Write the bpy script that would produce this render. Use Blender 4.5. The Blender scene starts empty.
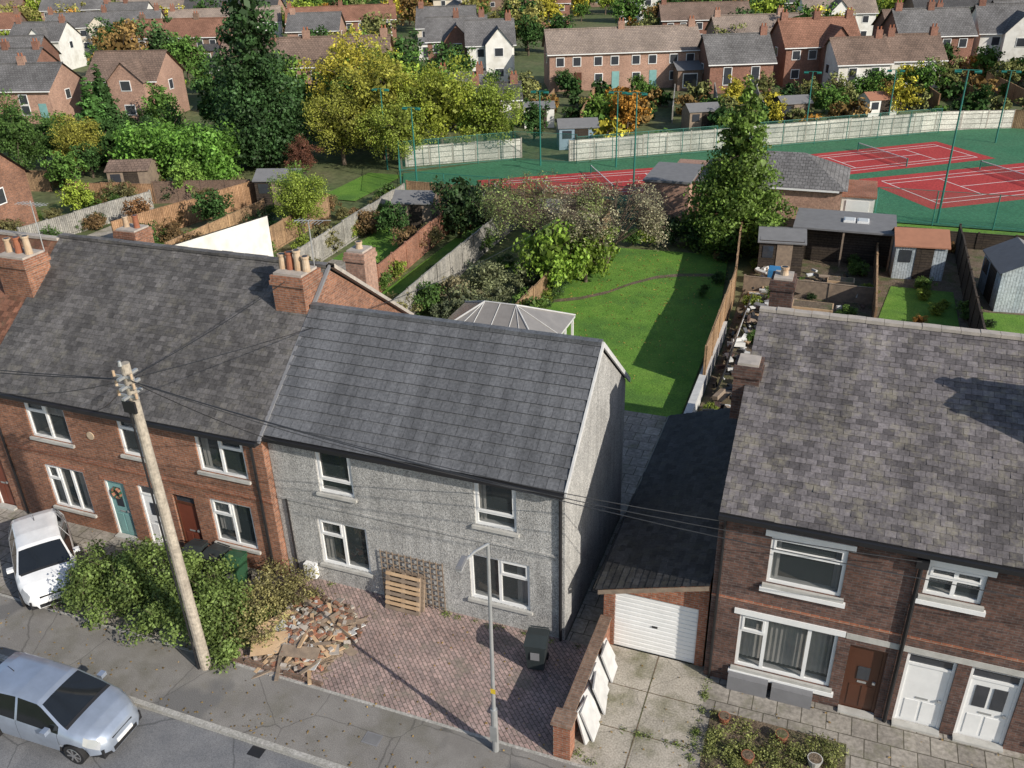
import bpy, math, random
import numpy as np
from mathutils import Vector, Matrix
R=random.Random(7)
scene=bpy.context.scene
# ---------------------------------------------------------------- materials
MATS={}
def newmat(name):
    m=bpy.data.materials.new(name); m.use_nodes=True
    nt=m.node_tree; nt.nodes.clear()
    o=nt.nodes.new('ShaderNodeOutputMaterial'); b=nt.nodes.new('ShaderNodeBsdfPrincipled')
    nt.links.new(b.outputs[0],o.inputs[0]); MATS[name]=m
    return m,nt,b,o
def N(nt,t,**k):
    n=nt.nodes.new(t)
    for a,v in k.items():
        if a in n.inputs: n.inputs[a].default_value=v
        else: setattr(n,a,v)
    return n
def c4(c): return (c[0],c[1],c[2],1)
def mixc(nt,fac,a,b,mode='MIX'):
    n=nt.nodes.new('ShaderNodeMix'); n.data_type='RGBA'; n.blend_type=mode
    for idx,v in ((0,fac),(6,a),(7,b)):
        if isinstance(v,bpy.types.NodeSocket): nt.links.new(v,n.inputs[idx])
        elif idx==0: n.inputs[0].default_value=v
        else: n.inputs[idx].default_value=c4(v)
    return n.outputs[2]
def ramp(nt,src,lo,hi):
    n=nt.nodes.new('ShaderNodeMapRange'); nt.links.new(src,n.inputs[0])
    n.inputs[1].default_value=lo; n.inputs[2].default_value=hi; return n.outputs[0]
def rng(nt,src,a,b,c,d):
    n=nt.nodes.new('ShaderNodeMapRange'); nt.links.new(src,n.inputs[0])
    for i,v in enumerate((a,b,c,d)): n.inputs[1+i].default_value=v
    return n.outputs[0]
def noise(nt,co,scale,detail=5,rough=.6):
    n=N(nt,'ShaderNodeTexNoise',Scale=scale,Detail=detail,Roughness=rough); nt.links.new(co,n.inputs['Vector']); return n.outputs[0]
def bump(nt,b,h,st,dist=.02):
    n=N(nt,'ShaderNodeBump',Strength=st,Distance=dist); nt.links.new(h,n.inputs['Height']); nt.links.new(n.outputs[0],b.inputs['Normal'])
def coord(nt,k='Object'):
    return nt.nodes.new('ShaderNodeTexCoord').outputs[k]
def gray(nt,val):
    n=nt.nodes.new('ShaderNodeCombineColor')
    for i in range(3): nt.links.new(val,n.inputs[i])
    return n.outputs[0]
def mnoise(name,c1,c2,scale=3,rough=.85,b=.2,lo=.35,hi=.65,c3=None,s3=.5,fine=0,metal=0,spec=.3,bd=.02,c4_=None,s4=.25,cracks=0):
    m,nt,bs,o=newmat(name); co=coord(nt)
    f=ramp(nt,noise(nt,co,scale),lo,hi); col=mixc(nt,f,c1,c2)
    if c3: col=mixc(nt,ramp(nt,noise(nt,co,s3),.48,.66),col,c3)
    if c4_: col=mixc(nt,ramp(nt,noise(nt,co,s4,3),.56,.6),col,c4_)
    if cracks:
        v=N(nt,'ShaderNodeTexVoronoi',Scale=cracks,feature='DISTANCE_TO_EDGE'); 
        ad=nt.nodes.new('ShaderNodeMix'); ad.data_type='RGBA'; ad.inputs[0].default_value=.12; nt.links.new(co,ad.inputs[6])
        nn=N(nt,'ShaderNodeTexNoise',Scale=2.5,Detail=6.0); nt.links.new(co,nn.inputs['Vector']); nt.links.new(nn.outputs[1],ad.inputs[7]); nt.links.new(ad.outputs[2],v.inputs['Vector'])
        col=mixc(nt,rng(nt,v.outputs[0],0,.008,.75,0),col,[x*.45 for x in c1])
    if fine:
        col=mixc(nt,1,col,gray(nt,rng(nt,noise(nt,co,fine,3),.3,.7,.65,1.3)),'MULTIPLY')
    nt.links.new(col,bs.inputs['Base Color']); bs.inputs['Roughness'].default_value=rough; bs.inputs['Metallic'].default_value=metal
    bs.inputs['Specular IOR Level'].default_value=spec
    if b: bump(nt,bs,noise(nt,co,fine or scale*8,4),b,bd)
    return m
def mbrick(name,c1,c2,mort,bw=.225,rh=.075,ms=.009,rough=.9,stain=.5,off=.5,b=.5,dark=(.6,1.2),rot=0,lich=None,lichs=1.7):
    m,nt,bs,o=newmat(name); uv=coord(nt,'UV')
    mp=N(nt,'ShaderNodeMapping'); nt.links.new(uv,mp.inputs[0]); mp.inputs['Rotation'].default_value[2]=rot
    br=N(nt,'ShaderNodeTexBrick',Scale=1.0,offset=off); nt.links.new(mp.outputs[0],br.inputs['Vector'])
    br.inputs['Color1'].default_value=c4(c1); br.inputs['Color2'].default_value=c4(c2); br.inputs['Mortar'].default_value=c4(mort)
    br.inputs['Mortar Size'].default_value=ms; br.inputs['Brick Width'].default_value=bw; br.inputs['Row Height'].default_value=rh
    br.inputs['Bias'].default_value=-.1
    co=coord(nt)
    col=mixc(nt,1,br.outputs[0],gray(nt,rng(nt,noise(nt,co,stain,6,.65),.3,.7,dark[0],dark[1])),'MULTIPLY')
    col=mixc(nt,1,col,gray(nt,rng(nt,noise(nt,co,9,3),.3,.7,.7,1.3)),'MULTIPLY')
    if lich: col=mixc(nt,rng(nt,noise(nt,co,lichs,6,.7),.52,.7,0,.75),col,lich)
    nt.links.new(col,bs.inputs['Base Color']); bs.inputs['Roughness'].default_value=rough
    bs.inputs['Specular IOR Level'].default_value=.2
    inv=N(nt,'ShaderNodeMath',operation='SUBTRACT'); inv.inputs[0].default_value=1; nt.links.new(br.outputs[1],inv.inputs[1])
    bump(nt,bs,inv.outputs[0],b,.008)
    return m
def mslate(name,c1,c2,lichen,lf=(.5,.7),rough=.7,var=(.6,1.35),big=.35):
    m,nt,bs,o=newmat(name); g=nt.nodes.new('ShaderNodeNewGeometry'); co=coord(nt)
    col=mixc(nt,ramp(nt,noise(nt,co,big,5),.35,.65),c1,c2)
    col=mixc(nt,1,col,gray(nt,rng(nt,g.outputs['Random Per Island'],0,1,var[0],var[1])),'MULTIPLY')
    col=mixc(nt,1,col,gray(nt,rng(nt,noise(nt,co,14,4),.3,.7,.7,1.3)),'MULTIPLY')
    col=mixc(nt,rng(nt,noise(nt,co,2.3,8,.75),lf[0],lf[1],0,.75),col,lichen)
    mp=N(nt,'ShaderNodeMapping'); nt.links.new(co,mp.inputs[0]); mp.inputs['Scale'].default_value=(1.6,.22,.22)
    col=mixc(nt,1,col,gray(nt,rng(nt,noise(nt,mp.outputs[0],1.0,5,.7),.35,.65,.72,1.15)),'MULTIPLY')
    nt.links.new(col,bs.inputs['Base Color']); bs.inputs['Roughness'].default_value=rough; bs.inputs['Specular IOR Level'].default_value=.3
    bump(nt,bs,noise(nt,co,30,3),.3,.01); return m
def msolid(name,c,rough=.5,metal=0,spec=.5,coat=0):
    m,nt,bs,o=newmat(name); co=coord(nt)
    col=mixc(nt,rng(nt,noise(nt,co,2.5,4),.3,.7,0,1),[v*.88 for v in c],[min(1,v*1.08) for v in c])
    nt.links.new(col,bs.inputs['Base Color']); bs.inputs['Roughness'].default_value=rough; bs.inputs['Metallic'].default_value=metal
    bs.inputs['Specular IOR Level'].default_value=spec; bs.inputs['Coat Weight'].default_value=coat; bs.inputs['Coat Roughness'].default_value=.04
    return m
mbrick('brick_orange',(.35,.155,.09),(.2,.09,.06),(.27,.22,.18),dark=(.6,1.15))
mbrick('brick_dark',(.165,.09,.07),(.085,.055,.05),(.14,.12,.11),dark=(.6,1.2))
mbrick('brick_red',(.38,.15,.085),(.28,.105,.065),(.3,.25,.2))
mbrick('brick_far',(.28,.13,.09),(.22,.1,.075),(.25,.18,.14),stain=.2)
mbrick('brick_pink',(.44,.26,.19),(.37,.22,.165),(.35,.27,.22),stain=.2)
mbrick('brick_brown',(.22,.14,.1),(.16,.1,.075),(.2,.17,.14),stain=.2)
mbrick('block_paving',(.46,.33,.3),(.31,.24,.225),(.12,.11,.09),bw=.21,rh=.105,ms=.009,stain=.8,dark=(.6,1.15),rot=math.radians(45),lich=(.22,.2,.16),lichs=1.1)
mbrick('flagstones',(.36,.33,.29),(.29,.265,.235),(.11,.1,.08),bw=.6,rh=.6,ms=.014,off=.5,stain=.7,dark=(.6,1.15),lich=(.15,.15,.09))
mbrick('concrete_panels',(.66,.64,.58),(.52,.5,.46),(.2,.19,.17),bw=2.0,rh=.45,ms=.03,off=0,stain=.4)
mbrick('fence_wood',(.4,.26,.15),(.27,.175,.105),(.07,.045,.03),bw=.14,rh=3,ms=.012,off=0,stain=.7,b=.4)
mbrick('fence_orange',(.4,.24,.14),(.31,.18,.1),(.1,.06,.03),bw=.14,rh=3,ms=.012,off=0,stain=.7)
mbrick('fence_grey',(.4,.38,.34),(.29,.28,.26),(.08,.08,.07),bw=.14,rh=3,ms=.012,off=0,stain=.7)
mbrick('board_dark',(.07,.055,.042),(.05,.04,.035),(.015,.012,.01),bw=3,rh=.15,ms=.01,off=0)
mbrick('board_pale',(.45,.5,.53),(.38,.44,.48),(.15,.17,.18),bw=.14,rh=3,ms=.01,off=0)
mslate('slate_left',(.125,.118,.116),(.09,.085,.084),(.2,.185,.15),lf=(.52,.72),var=(.7,1.3))
mslate('slate_right',(.16,.145,.15),(.115,.105,.108),(.28,.255,.19),lf=(.5,.7),var=(.62,1.35))
mslate('slate_garage',(.05,.05,.053),(.038,.038,.04),(.07,.07,.055))
mslate('tile_red',(.23,.105,.065),(.17,.085,.055),(.12,.11,.07))
mslate('tile_new',(.135,.138,.147),(.122,.125,.134),(.138,.14,.146),lf=(.6,.9),var=(.93,1.07),rough=.5)
def mroof(name,c1,c2): mbrick(name,c1,c2,[v*.4 for v in c1],bw=.33,rh=.3,ms=.02,stain=.3,b=.6)
mroof('roof_grey',(.19,.185,.185),(.14,.135,.135)); mroof('roof_brown',(.24,.17,.135),(.18,.13,.105)); mroof('roof_red',(.31,.16,.11),(.24,.125,.085)); mroof('roof_dark',(.1,.098,.1),(.075,.073,.075)); mroof('roof_tan',(.33,.265,.22),(.26,.21,.18))
def mpebble():
    m,nt,bs,o=newmat('pebbledash'); co=coord(nt)
    v=N(nt,'ShaderNodeTexVoronoi',Scale=34.0); nt.links.new(co,v.inputs['Vector'])
    sep=nt.nodes.new('ShaderNodeSeparateColor'); nt.links.new(v.outputs['Color'],sep.inputs[0])
    col=mixc(nt,rng(nt,sep.outputs[0],0,1,0,1),(.24,.238,.23),(.54,.53,.51))
    col=mixc(nt,1,col,gray(nt,rng(nt,noise(nt,co,.8,6,.7),.3,.7,.78,1.15)),'MULTIPLY')
    st=N(nt,'ShaderNodeMapping'); nt.links.new(co,st.inputs[0]); st.inputs['Scale'].default_value=(3,3,.35)
    col=mixc(nt,1,col,gray(nt,rng(nt,noise(nt,st.outputs[0],1.2,5,.7),.35,.7,1.08,.76)),'MULTIPLY')
    nt.links.new(col,bs.inputs['Base Color']); bs.inputs['Roughness'].default_value=.9; bump(nt,bs,v.outputs['Distance'],.45,.02)
mpebble()
mnoise('render_white',(.78,.77,.73),(.7,.69,.65),2,b=.1,c3=(.6,.58,.53))
mnoise('render_cream',(.64,.57,.47),(.58,.52,.42),1,b=.1)
mnoise('asphalt_road',(.165,.17,.182),(.21,.211,.217),1.2,fine=45,c3=(.135,.138,.148),s3=.4,b=.3,cracks=.35)
mnoise('asphalt_pavement',(.2,.188,.175),(.26,.247,.23),1.0,fine=45,c3=(.17,.16,.135),s3=.7,b=.3,c4_=(.16,.155,.15),s4=.3,cracks=.5)
mnoise('kerb_stone',(.42,.405,.38),(.34,.33,.3),3,fine=20,b=.2)
mnoise('concrete',(.44,.4,.34),(.32,.295,.25),1.3,fine=22,c3=(.2,.19,.13),s3=1.1,b=.2,cracks=.6)
mnoise('lawn_grass',(.095,.21,.025),(.14,.26,.038),1.2,fine=14,b=.6,c3=(.075,.165,.028),s3=.35,bd=.06)
mnoise('rough_grass',(.1,.15,.04),(.15,.16,.055),1.5,fine=9,b=.7,c3=(.12,.1,.055),s3=.6,bd=.08)
mnoise('ground_green',(.09,.125,.045),(.15,.145,.075),.15,fine=2,b=.4,c3=(.07,.1,.035),s3=.05,bd=.1)
mnoise('soil',(.12,.088,.06),(.18,.14,.1),3,fine=15,b=.8,c3=(.085,.1,.04),s3=1.2,bd=.05)
mnoise('rubble_dirt',(.22,.16,.11),(.33,.26,.2),4,fine=18,b=.9,c3=(.13,.1,.07),s3=1.6,bd=.05)
mnoise('court_green',(.04,.15,.075),(.05,.175,.09),.3,fine=6,b=.05,c3=(.055,.155,.08),s3=.15)
mnoise('court_red',(.36,.036,.036),(.42,.05,.045),.3,fine=6,b=.05)
mnoise('upvc_white',(.82,.82,.81),(.76,.76,.75),3,rough=.35,b=0)
mnoise('line_white',(.75,.75,.73),(.65,.65,.63),3,b=0)
mnoise('stone_sill',(.5,.49,.46),(.4,.39,.36),4,b=.1)
mnoise('bark',(.14,.105,.075),(.085,.065,.05),8,b=.5)
mnoise('pole_wood',(.44,.39,.32),(.32,.28,.23),3,fine=12,b=.3)
mnoise('timber_new',(.56,.4,.25),(.44,.3,.18),4,b=.2)
mnoise('timber_old',(.3,.23,.17),(.2,.155,.12),4,b=.2)
mnoise('coping',(.45,.4,.35),(.33,.3,.27),4,b=.2)
mnoise('pot_clay',(.5,.4,.29),(.4,.27,.17),3,b=0)
mnoise('pot_terracotta',(.33,.13,.07),(.26,.1,.06),3,b=0)
mnoise('slab_grey',(.56,.56,.55),(.45,.45,.45),3,b=.1)
mnoise('tarp_white',(.62,.62,.6),(.5,.5,.49),3,b=.3)
msolid('black_plastic',(.02,.02,.022),.45); msolid('pipe_black',(.018,.018,.02),.4)
msolid('bin_green',(.03,.09,.045),.45); msolid('bin_dark',(.03,.038,.04),.45)
msolid('galv_steel',(.45,.46,.46),.45,metal=.5); msolid('lamp_glass',(.55,.56,.55),.2)
msolid('door_teal',(.2,.38,.37),.4); msolid('door_brown',(.09,.035,.02),.4); msolid('door_red',(.17,.05,.03),.4)
msolid('curtain',(.6,.58,.55),.9); msolid('interior',(.03,.028,.026),.9); msolid('interior_warm',(.16,.13,.1),.9)
msolid('green_post',(.02,.16,.13),.5); msolid('lead_grey',(.2,.2,.21),.6)
msolid('paint_white',(.78,.79,.8),.3,coat=1); msolid('paint_silver',(.42,.48,.58),.33,metal=.55,coat=1)
msolid('car_glass',(.012,.014,.016),.06,spec=.9); msolid('tyre',(.016,.016,.017),.8); msolid('alloy',(.55,.55,.56),.3,metal=.8)
msolid('tail_red',(.45,.015,.012),.15,coat=1); msolid('headlamp',(.6,.62,.64),.08,metal=.4,coat=1); msolid('plate_yellow',(.7,.5,.04),.4)
msolid('shed_blue',(.24,.33,.4),.6); msolid('polycarb',(.24,.225,.21),.15,spec=.8); msolid('felt',(.17,.17,.175),.9)
msolid('rust_roof',(.33,.15,.09),.8)
msolid('blue_tarp',(.04,.2,.42),.5)
def mglass():
    m,nt,bs,o=newmat('window_glass'); bs.inputs['Base Color'].default_value=(.05,.065,.07,1); bs.inputs['Roughness'].default_value=.03; bs.inputs['Specular IOR Level'].default_value=1
    tr=nt.nodes.new('ShaderNodeBsdfTransparent'); mx=nt.nodes.new('ShaderNodeMixShader'); mx.inputs[0].default_value=.55
    nt.links.new(tr.outputs[0],mx.inputs[1]); nt.links.new(bs.outputs[0],mx.inputs[2]); nt.links.new(mx.outputs[0],o.inputs[0])
    co=coord(nt); bump(nt,bs,noise(nt,co,1.5,2),.08,.02)
mglass()
msolid('glass_far',(.045,.05,.06),.08,spec=.8)
def mfol(name,trans=True):
    m,nt,bs,o=newmat(name); oi=nt.nodes.new('ShaderNodeObjectInfo'); g=nt.nodes.new('ShaderNodeNewGeometry')
    at=nt.nodes.new('ShaderNodeAttribute'); at.attribute_name='cl'
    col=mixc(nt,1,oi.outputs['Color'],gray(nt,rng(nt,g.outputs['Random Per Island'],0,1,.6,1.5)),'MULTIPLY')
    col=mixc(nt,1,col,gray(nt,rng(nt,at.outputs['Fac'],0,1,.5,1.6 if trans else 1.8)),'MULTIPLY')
    if not trans:
        nt.nodes.remove(bs); df=nt.nodes.new('ShaderNodeBsdfDiffuse'); nt.links.new(col,df.inputs[0]); nt.links.new(df.outputs[0],o.inputs[0]); return
    nt.links.new(col,bs.inputs['Base Color']); bs.inputs['Roughness'].default_value=.55; bs.inputs['Specular IOR Level'].default_value=.3
    t=nt.nodes.new('ShaderNodeBsdfTranslucent'); nt.links.new(col,t.inputs[0]); mx=nt.nodes.new('ShaderNodeMixShader'); mx.inputs[0].default_value=.3
    nt.links.new(bs.outputs[0],mx.inputs[1]); nt.links.new(t.outputs[0],mx.inputs[2]); nt.links.new(mx.outputs[0],o.inputs[0])
mfol('foliage'); mfol('foliage_simple',False)
def mnet():
    m,nt,bs,o=newmat('mesh_netting'); bs.inputs['Base Color'].default_value=(.03,.16,.12,1)
    tr=nt.nodes.new('ShaderNodeBsdfTransparent'); mx=nt.nodes.new('ShaderNodeMixShader'); mx.inputs[0].default_value=.2
    nt.links.new(tr.outputs[0],mx.inputs[1]); nt.links.new(bs.outputs[0],mx.inputs[2]); nt.links.new(mx.outputs[0],o.inputs[0])
mnet()
# ---------------------------------------------------------------- mesh builder
class MB:
    def __init__(s): s.v=[];s.f=[];s.m=[];s.mats=[];s.sm=False
    def mi(s,m):
        if m not in s.mats: s.mats.append(m)
        return s.mats.index(m)
    def face(s,pts,m):
        i=len(s.v); s.v+= [tuple(p) for p in pts]; s.f.append(tuple(range(i,i+len(pts)))); s.m.append(s.mi(m))
    def box(s,x0,x1,y0,y1,z0,z1,m,M=None):
        P=[(x0,y0,z0),(x1,y0,z0),(x1,y1,z0),(x0,y1,z0),(x0,y0,z1),(x1,y0,z1),(x1,y1,z1),(x0,y1,z1)]
        if M is not None: P=[tuple(M@Vector(p)) for p in P]
        for f in ((0,3,2,1),(4,5,6,7),(0,1,5,4),(1,2,6,5),(2,3,7,6),(3,0,4,7)): s.face([P[i] for i in f],m)
    def tube(s,p0,p1,r0,r1,m,n=8,caps=True):
        p0=Vector(p0);p1=Vector(p1);d=(p1-p0).normalized()
        a=d.orthogonal().normalized(); b=d.cross(a); i=len(s.v)
        for p,r in ((p0,r0),(p1,r1)):
            for k in range(n):
                t=2*math.pi*k/n; s.v.append(tuple(p+a*math.cos(t)*r+b*math.sin(t)*r))
        for k in range(n):
            s.f.append((i+k,i+(k+1)%n,i+n+(k+1)%n,i+n+k)); s.m.append(s.mi(m))
        if caps:
            s.f.append(tuple(range(i+n-1,i-1,-1))); s.m.append(s.mi(m)); s.f.append(tuple(range(i+n,i+2*n))); s.m.append(s.mi(m))
    def build(s,name,parent=None,loc=(0,0,0),rot=0,smooth=False,uv=True,color=None):
        me=bpy.data.meshes.new(name)
        V=s.v
        if parent is not None and not parent.get('local'):
            q=parent.location; V=[(a-q[0],b-q[1],c-q[2]) for a,b,c in V]
        me.from_pydata(V,[],s.f); me.update()
        for m in s.mats: me.materials.append(MATS[m])
        me.polygons.foreach_set('material_index',s.m)
        if smooth: me.polygons.foreach_set('use_smooth',[True]*len(s.f))
        if uv:
            ul=me.uv_layers.new(name='UVMap'); data=np.zeros(len(me.loops)*2)
            Z=Vector((0,0,1))
            for p in me.polygons:
                n=p.normal
                if abs(n.z)>.97: U=Vector((1,0,0));W=Vector((0,1,0))
                else: U=Z.cross(n).normalized(); W=n.cross(U)
                for li in p.loop_indices:
                    c=me.vertices[me.loops[li].vertex_index].co
                    data[2*li]=c.dot(U); data[2*li+1]=c.dot(W)
            ul.data.foreach_set('uv',data)
        o=bpy.data.objects.new(name,me); scene.collection.objects.link(o)
        if parent is not None: o.parent=parent
        else: o.location=loc; o.rotation_euler=(0,0,rot)
        if color: o.color=c4(color)
        return o
def empty(name,loc,rot=0,local=False):
    e=bpy.data.objects.new(name,None); e.location=loc; e.rotation_euler=(0,0,rot); e['local']=1 if local else 0
    e.empty_display_size=.2
    scene.collection.objects.link(e); return e
def wall_open(mb,x0,x1,z0,z1,Y,ops,m,dep=.14):
    xs=sorted({x0,x1}|{o[0] for o in ops}|{o[1] for o in ops}); zs=sorted({z0,z1}|{o[2] for o in ops}|{o[3] for o in ops})
    for i in range(len(xs)-1):
        for j in range(len(zs)-1):
            cx=(xs[i]+xs[i+1])/2; cz=(zs[j]+zs[j+1])/2
            if any(o[0]<cx<o[1] and o[2]<cz<o[3] for o in ops): continue
            mb.face([(xs[i],Y,zs[j]),(xs[i+1],Y,zs[j]),(xs[i+1],Y,zs[j+1]),(xs[i],Y,zs[j+1])],m)
    for a,b,c,d in ops:
        mb.face([(a,Y,c),(a,Y,d),(a,Y+dep,d),(a,Y+dep,c)],m); mb.face([(b,Y,d),(b,Y,c),(b,Y+dep,c),(b,Y+dep,d)],m)
        mb.face([(a,Y,d),(b,Y,d),(b,Y+dep,d),(a,Y+dep,d)],m); mb.face([(a,Y,c),(a,Y+dep,c),(b,Y+dep,c),(b,Y,c)],m)
def window(par,x0,x1,z0,z1,Y,bars=(),top=None,sill='stone_sill',curtain=None,name='window'):
    mb=MB(); f=.08; y0=Y+.05; y1=Y+.13; U='upvc_white'
    mb.box(x0,x1,y0,y1,z0,z0+f,U); mb.box(x0,x1,y0,y1,z1-f,z1,U)
    mb.box(x0,x0+f,y0+.002,y1,z0+f,z1-f,U); mb.box(x1-f,x1,y0+.002,y1,z0+f,z1-f,U)
    for b in bars:
        X=x0+(x1-x0)*b; mb.box(X-.045,X+.045,y0+.002,y1,z0+f,z1-f,U)
    if top is not None:
        a,b,h=top; Z=z0+(z1-z0)*h; xa=x0+(x1-x0)*a+(f if a==0 else .045); xb=x0+(x1-x0)*b-(f if b==1 else .045)
        mb.box(xa,xb,y0+.004,y1-.004,Z-.04,Z+.04,U)
        g=.045
        mb.box(xa-.01,xb+.01,y0-.014,y0+.04,z1-f-g,z1-f+.01,U); mb.box(xa-.01,xb+.01,y0-.014,y0+.04,Z+.03,Z+.03+g,U); mb.box(xa-.01,xa+g,y0-.012,y0+.04,Z+.03+g,z1-f-g,U); mb.box(xb-g,xb+.01,y0-.012,y0+.04,Z+.03+g,z1-f-g,U)
    mb.face([(x0+f,y0+.05,z0+f),(x1-f,y0+.05,z0+f),(x1-f,y0+.05,z1-f),(x0+f,y0+.05,z1-f)],'window_glass')
    yb=Y+1.2
    mb.face([(x0,yb,z0),(x1,yb,z0),(x1,yb,z1),(x0,yb,z1)],'interior_warm')
    mb.face([(x0,y1,z0),(x0,y1,z1),(x0,yb,z1),(x0,yb,z0)],'interior'); mb.face([(x1,y1,z0),(x1,y1,z1),(x1,yb,z1),(x1,yb,z0)],'interior')
    mb.face([(x0,y1,z1),(x1,y1,z1),(x1,yb,z1),(x0,yb,z1)],'interior'); mb.face([(x0,y1,z0),(x1,y1,z0),(x1,yb,z0),(x0,yb,z0)],'interior_warm')
    mb.box(x0,x1,y1,Y+.3,z0,z0+.04,U)
    if curtain:
        for a,b,h in curtain:
            xa=x0+(x1-x0)*a; xb=x0+(x1-x0)*b; n=max(2,int((xb-xa)/.06)); zb=z1-(z1-z0)*h
            for k in range(n):
                p=xa+(xb-xa)*k/n; q=xa+(xb-xa)*(k+1)/n; ya=Y+.24+(.03 if k%2 else 0); yc=Y+.24+(0 if k%2 else .03)
                mb.face([(p,ya,zb),(q,yc,zb),(q,yc,z1),(p,ya,z1)],'curtain')
    if sill: mb.box(x0-.08,x1+.08,Y-.08,Y+.1,z0-.1,z0-.003,sill)
    mb.build(name,par)
def slates(mb,O,U,V,W,L,w,g,t,m,jit=.006,under=None,seed=1):
    r=random.Random(seed); O=Vector(O);U=Vector(U).normalized();V=Vector(V).normalized();Nn=U.cross(V).normalized()
    if Nn.z<0: Nn=-Nn
    rows=int(math.ceil(L/g))
    if under: mb.face([O-Nn*.01,O+U*W-Nn*.01,O+U*W+V*L-Nn*.01,O+V*L-Nn*.01],under)
    for i in range(rows):
        s0=i*g+r.uniform(-1,1)*jit; s1=min(L,(i+1)*g+.02)
        x=-(w/2 if i%2 else 0)
        while x<W:
            a=max(0,x+.004); b=min(W,x+w-.004); x+=w
            if b-a<.03: continue
            h0=t+r.uniform(-.3,1)*jit; h0b=h0+r.uniform(-.5,.5)*jit; s=s0+r.uniform(-.6,.6)*jit
            if jit>.005 and r.random()<.012: s-=.05; h0+=.01
            A=O+U*a+V*s+Nn*h0; B=O+U*b+V*s+Nn*h0b; C=O+U*b+V*s1+Nn*.003; D=O+U*a+V*s1+Nn*.003
            i0=len(mb.v); mb.v+=[tuple(p) for p in (A,B,C,D,O+U*a+V*s-Nn*.004,O+U*b+V*s-Nn*.004)]
            k=mb.mi(m)
            mb.f.append((i0,i0+1,i0+2,i0+3)); mb.m.append(k); mb.f.append((i0+4,i0+5,i0+1,i0)); mb.m.append(k)
def chimney(par,x0,x1,y0,y1,z0,z1,pots,brick='brick_orange',pot='pot_clay',ph=.55,name='chimney'):
    mb=MB(); mb.box(x0,x1,y0,y1,z0,z1-.3,brick); mb.box(x0-.05,x1+.05,y0-.05,y1+.05,z1-.3,z1-.16,brick); mb.box(x0-.02,x1+.02,y0-.02,y1+.02,z1-.16,z1,brick)
    mb.box(x0+.06,x1-.06,y0+.06,y1-.06,z1,z1+.07,'coping')
    for i in range(pots):
        t=(i+.5)/pots
        if (x1-x0)>(y1-y0): px=x0+(x1-x0)*t;py=(y0+y1)/2
        else: px=(x0+x1)/2;py=y0+(y1-y0)*t
        h=ph*(1+.15*((i*7)%3-1)); mt=pot if i%3!=1 else 'pot_terracotta'
        mb.tube((px,py,z1+.05),(px,py,z1+h),.13,.1,mt,12); mb.tube((px,py,z1+h),(px,py,z1+h+.06),.13,.13,mt,12); mb.tube((px,py,z1+h+.061),(px,py,z1+h+.065),.09,.09,'pipe_black',10)
    mb.build(name,par)
# ---------------------------------------------------------------- ground
def sheet(name,pts,z,mat):
    mb=MB(); mb.face([(x,y,z) for x,y in pts],mat); return mb.build(name)
def rect(name,x0,x1,y0,y1,z,mat): return sheet(name,[(x0,y0),(x1,y0),(x1,y1),(x0,y1)],z,mat)
rect('ground',-1500,1500,-300,2500,-.14,'ground_green')
rect('road',-120,120,3.2,11.7,-.1,'asphalt_road')
mb=MB(); 
x=-60
while x<60:
    mb.box(x,x+.9,11.7,11.84,-.12,.02+R.uniform(-.004,.004),'kerb_stone'); x+=.908
mb.build('kerb')
mb=MB(); mb.box(-120,120,11.84,13.7,-.13,.0,'asphalt_pavement'); mb.build('pavement')
mb=MB(); mb.box(-60,60,13.7,13.78,-.13,.012,'kerb_stone'); mb.build('pavement_edging')
mb=MB(); mb.box(-60,-14.6,13.78,17.6,-.13,.0,'flagstones'); mb.build('forecourt_paving')
mb=MB(); mb.box(-14.6,-4.55,13.78,17.6,-.13,.0,'block_paving'); mb.build('driveway')
mb=MB(); mb.box(-4.3,-1.5,13.78,17.9,-.13,.0,'concrete'); mb.build('garage_drive')
mb=MB(); mb.box(-1.5,40,13.78,17.6,-.13,-.004,'flagstones'); mb.build('front_path')
mb=MB()
for y_ in (15.1,16.5): mb.box(-4.3,-1.5,y_-.012,y_+.012,-.02,.004,'soil')
mb.box(-2.92,-2.89,13.8,17.85,-.02,.005,'soil'); mb.build('slab_joints')
e=empty('manhole_cover',(-9,12.8,0)); mb=MB(); mb.box(-9.25,-8.8,12.6,12.95,-.02,.006,'lead_grey'); mb.box(-9.21,-8.84,12.64,12.91,.006,.009,'felt'); mb.build('cover',e)
e=empty('drain_cover',(-11.6,11.5,-.1)); mb=MB(); mb.box(-11.8,-11.42,11.4,11.68,-.11,-.094,'black_plastic'); mb.build('grate',e)
# ---------------------------------------------------------------- foliage
def leafcloud(C,Rr,n,size,r,cl,up=0.0,droop=0,squash=1.0,asp=.32):
    k=len(C); idx=r.integers(0,k,n)
    d=r.normal(size=(n,3)); d/=np.linalg.norm(d,axis=1)[:,None]
    rad=r.random(n)**.45
    P=C[idx]+d*(rad*Rr[idx])[:,None]*np.array([1,1,squash])
    P[:,2]-=droop*rad*Rr[idx]
    nn=d+r.normal(size=(n,3))*.7; nn[:,2]+=up; nn/=np.linalg.norm(nn,axis=1)[:,None]
    t=np.cross(nn,r.normal(size=(n,3))); t/=np.linalg.norm(t,axis=1)[:,None]; b=np.cross(nn,t)
    s=size*(.6+.8*r.random(n))[:,None]
    Vv=np.stack([P-t*s*.5,P-b*s*asp+t*s*.05,P+t*s*.5,P+b*s*asp],axis=1).reshape(-1,3)
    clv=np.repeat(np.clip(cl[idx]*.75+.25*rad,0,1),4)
    return Vv,clv
PROTO={}
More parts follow.
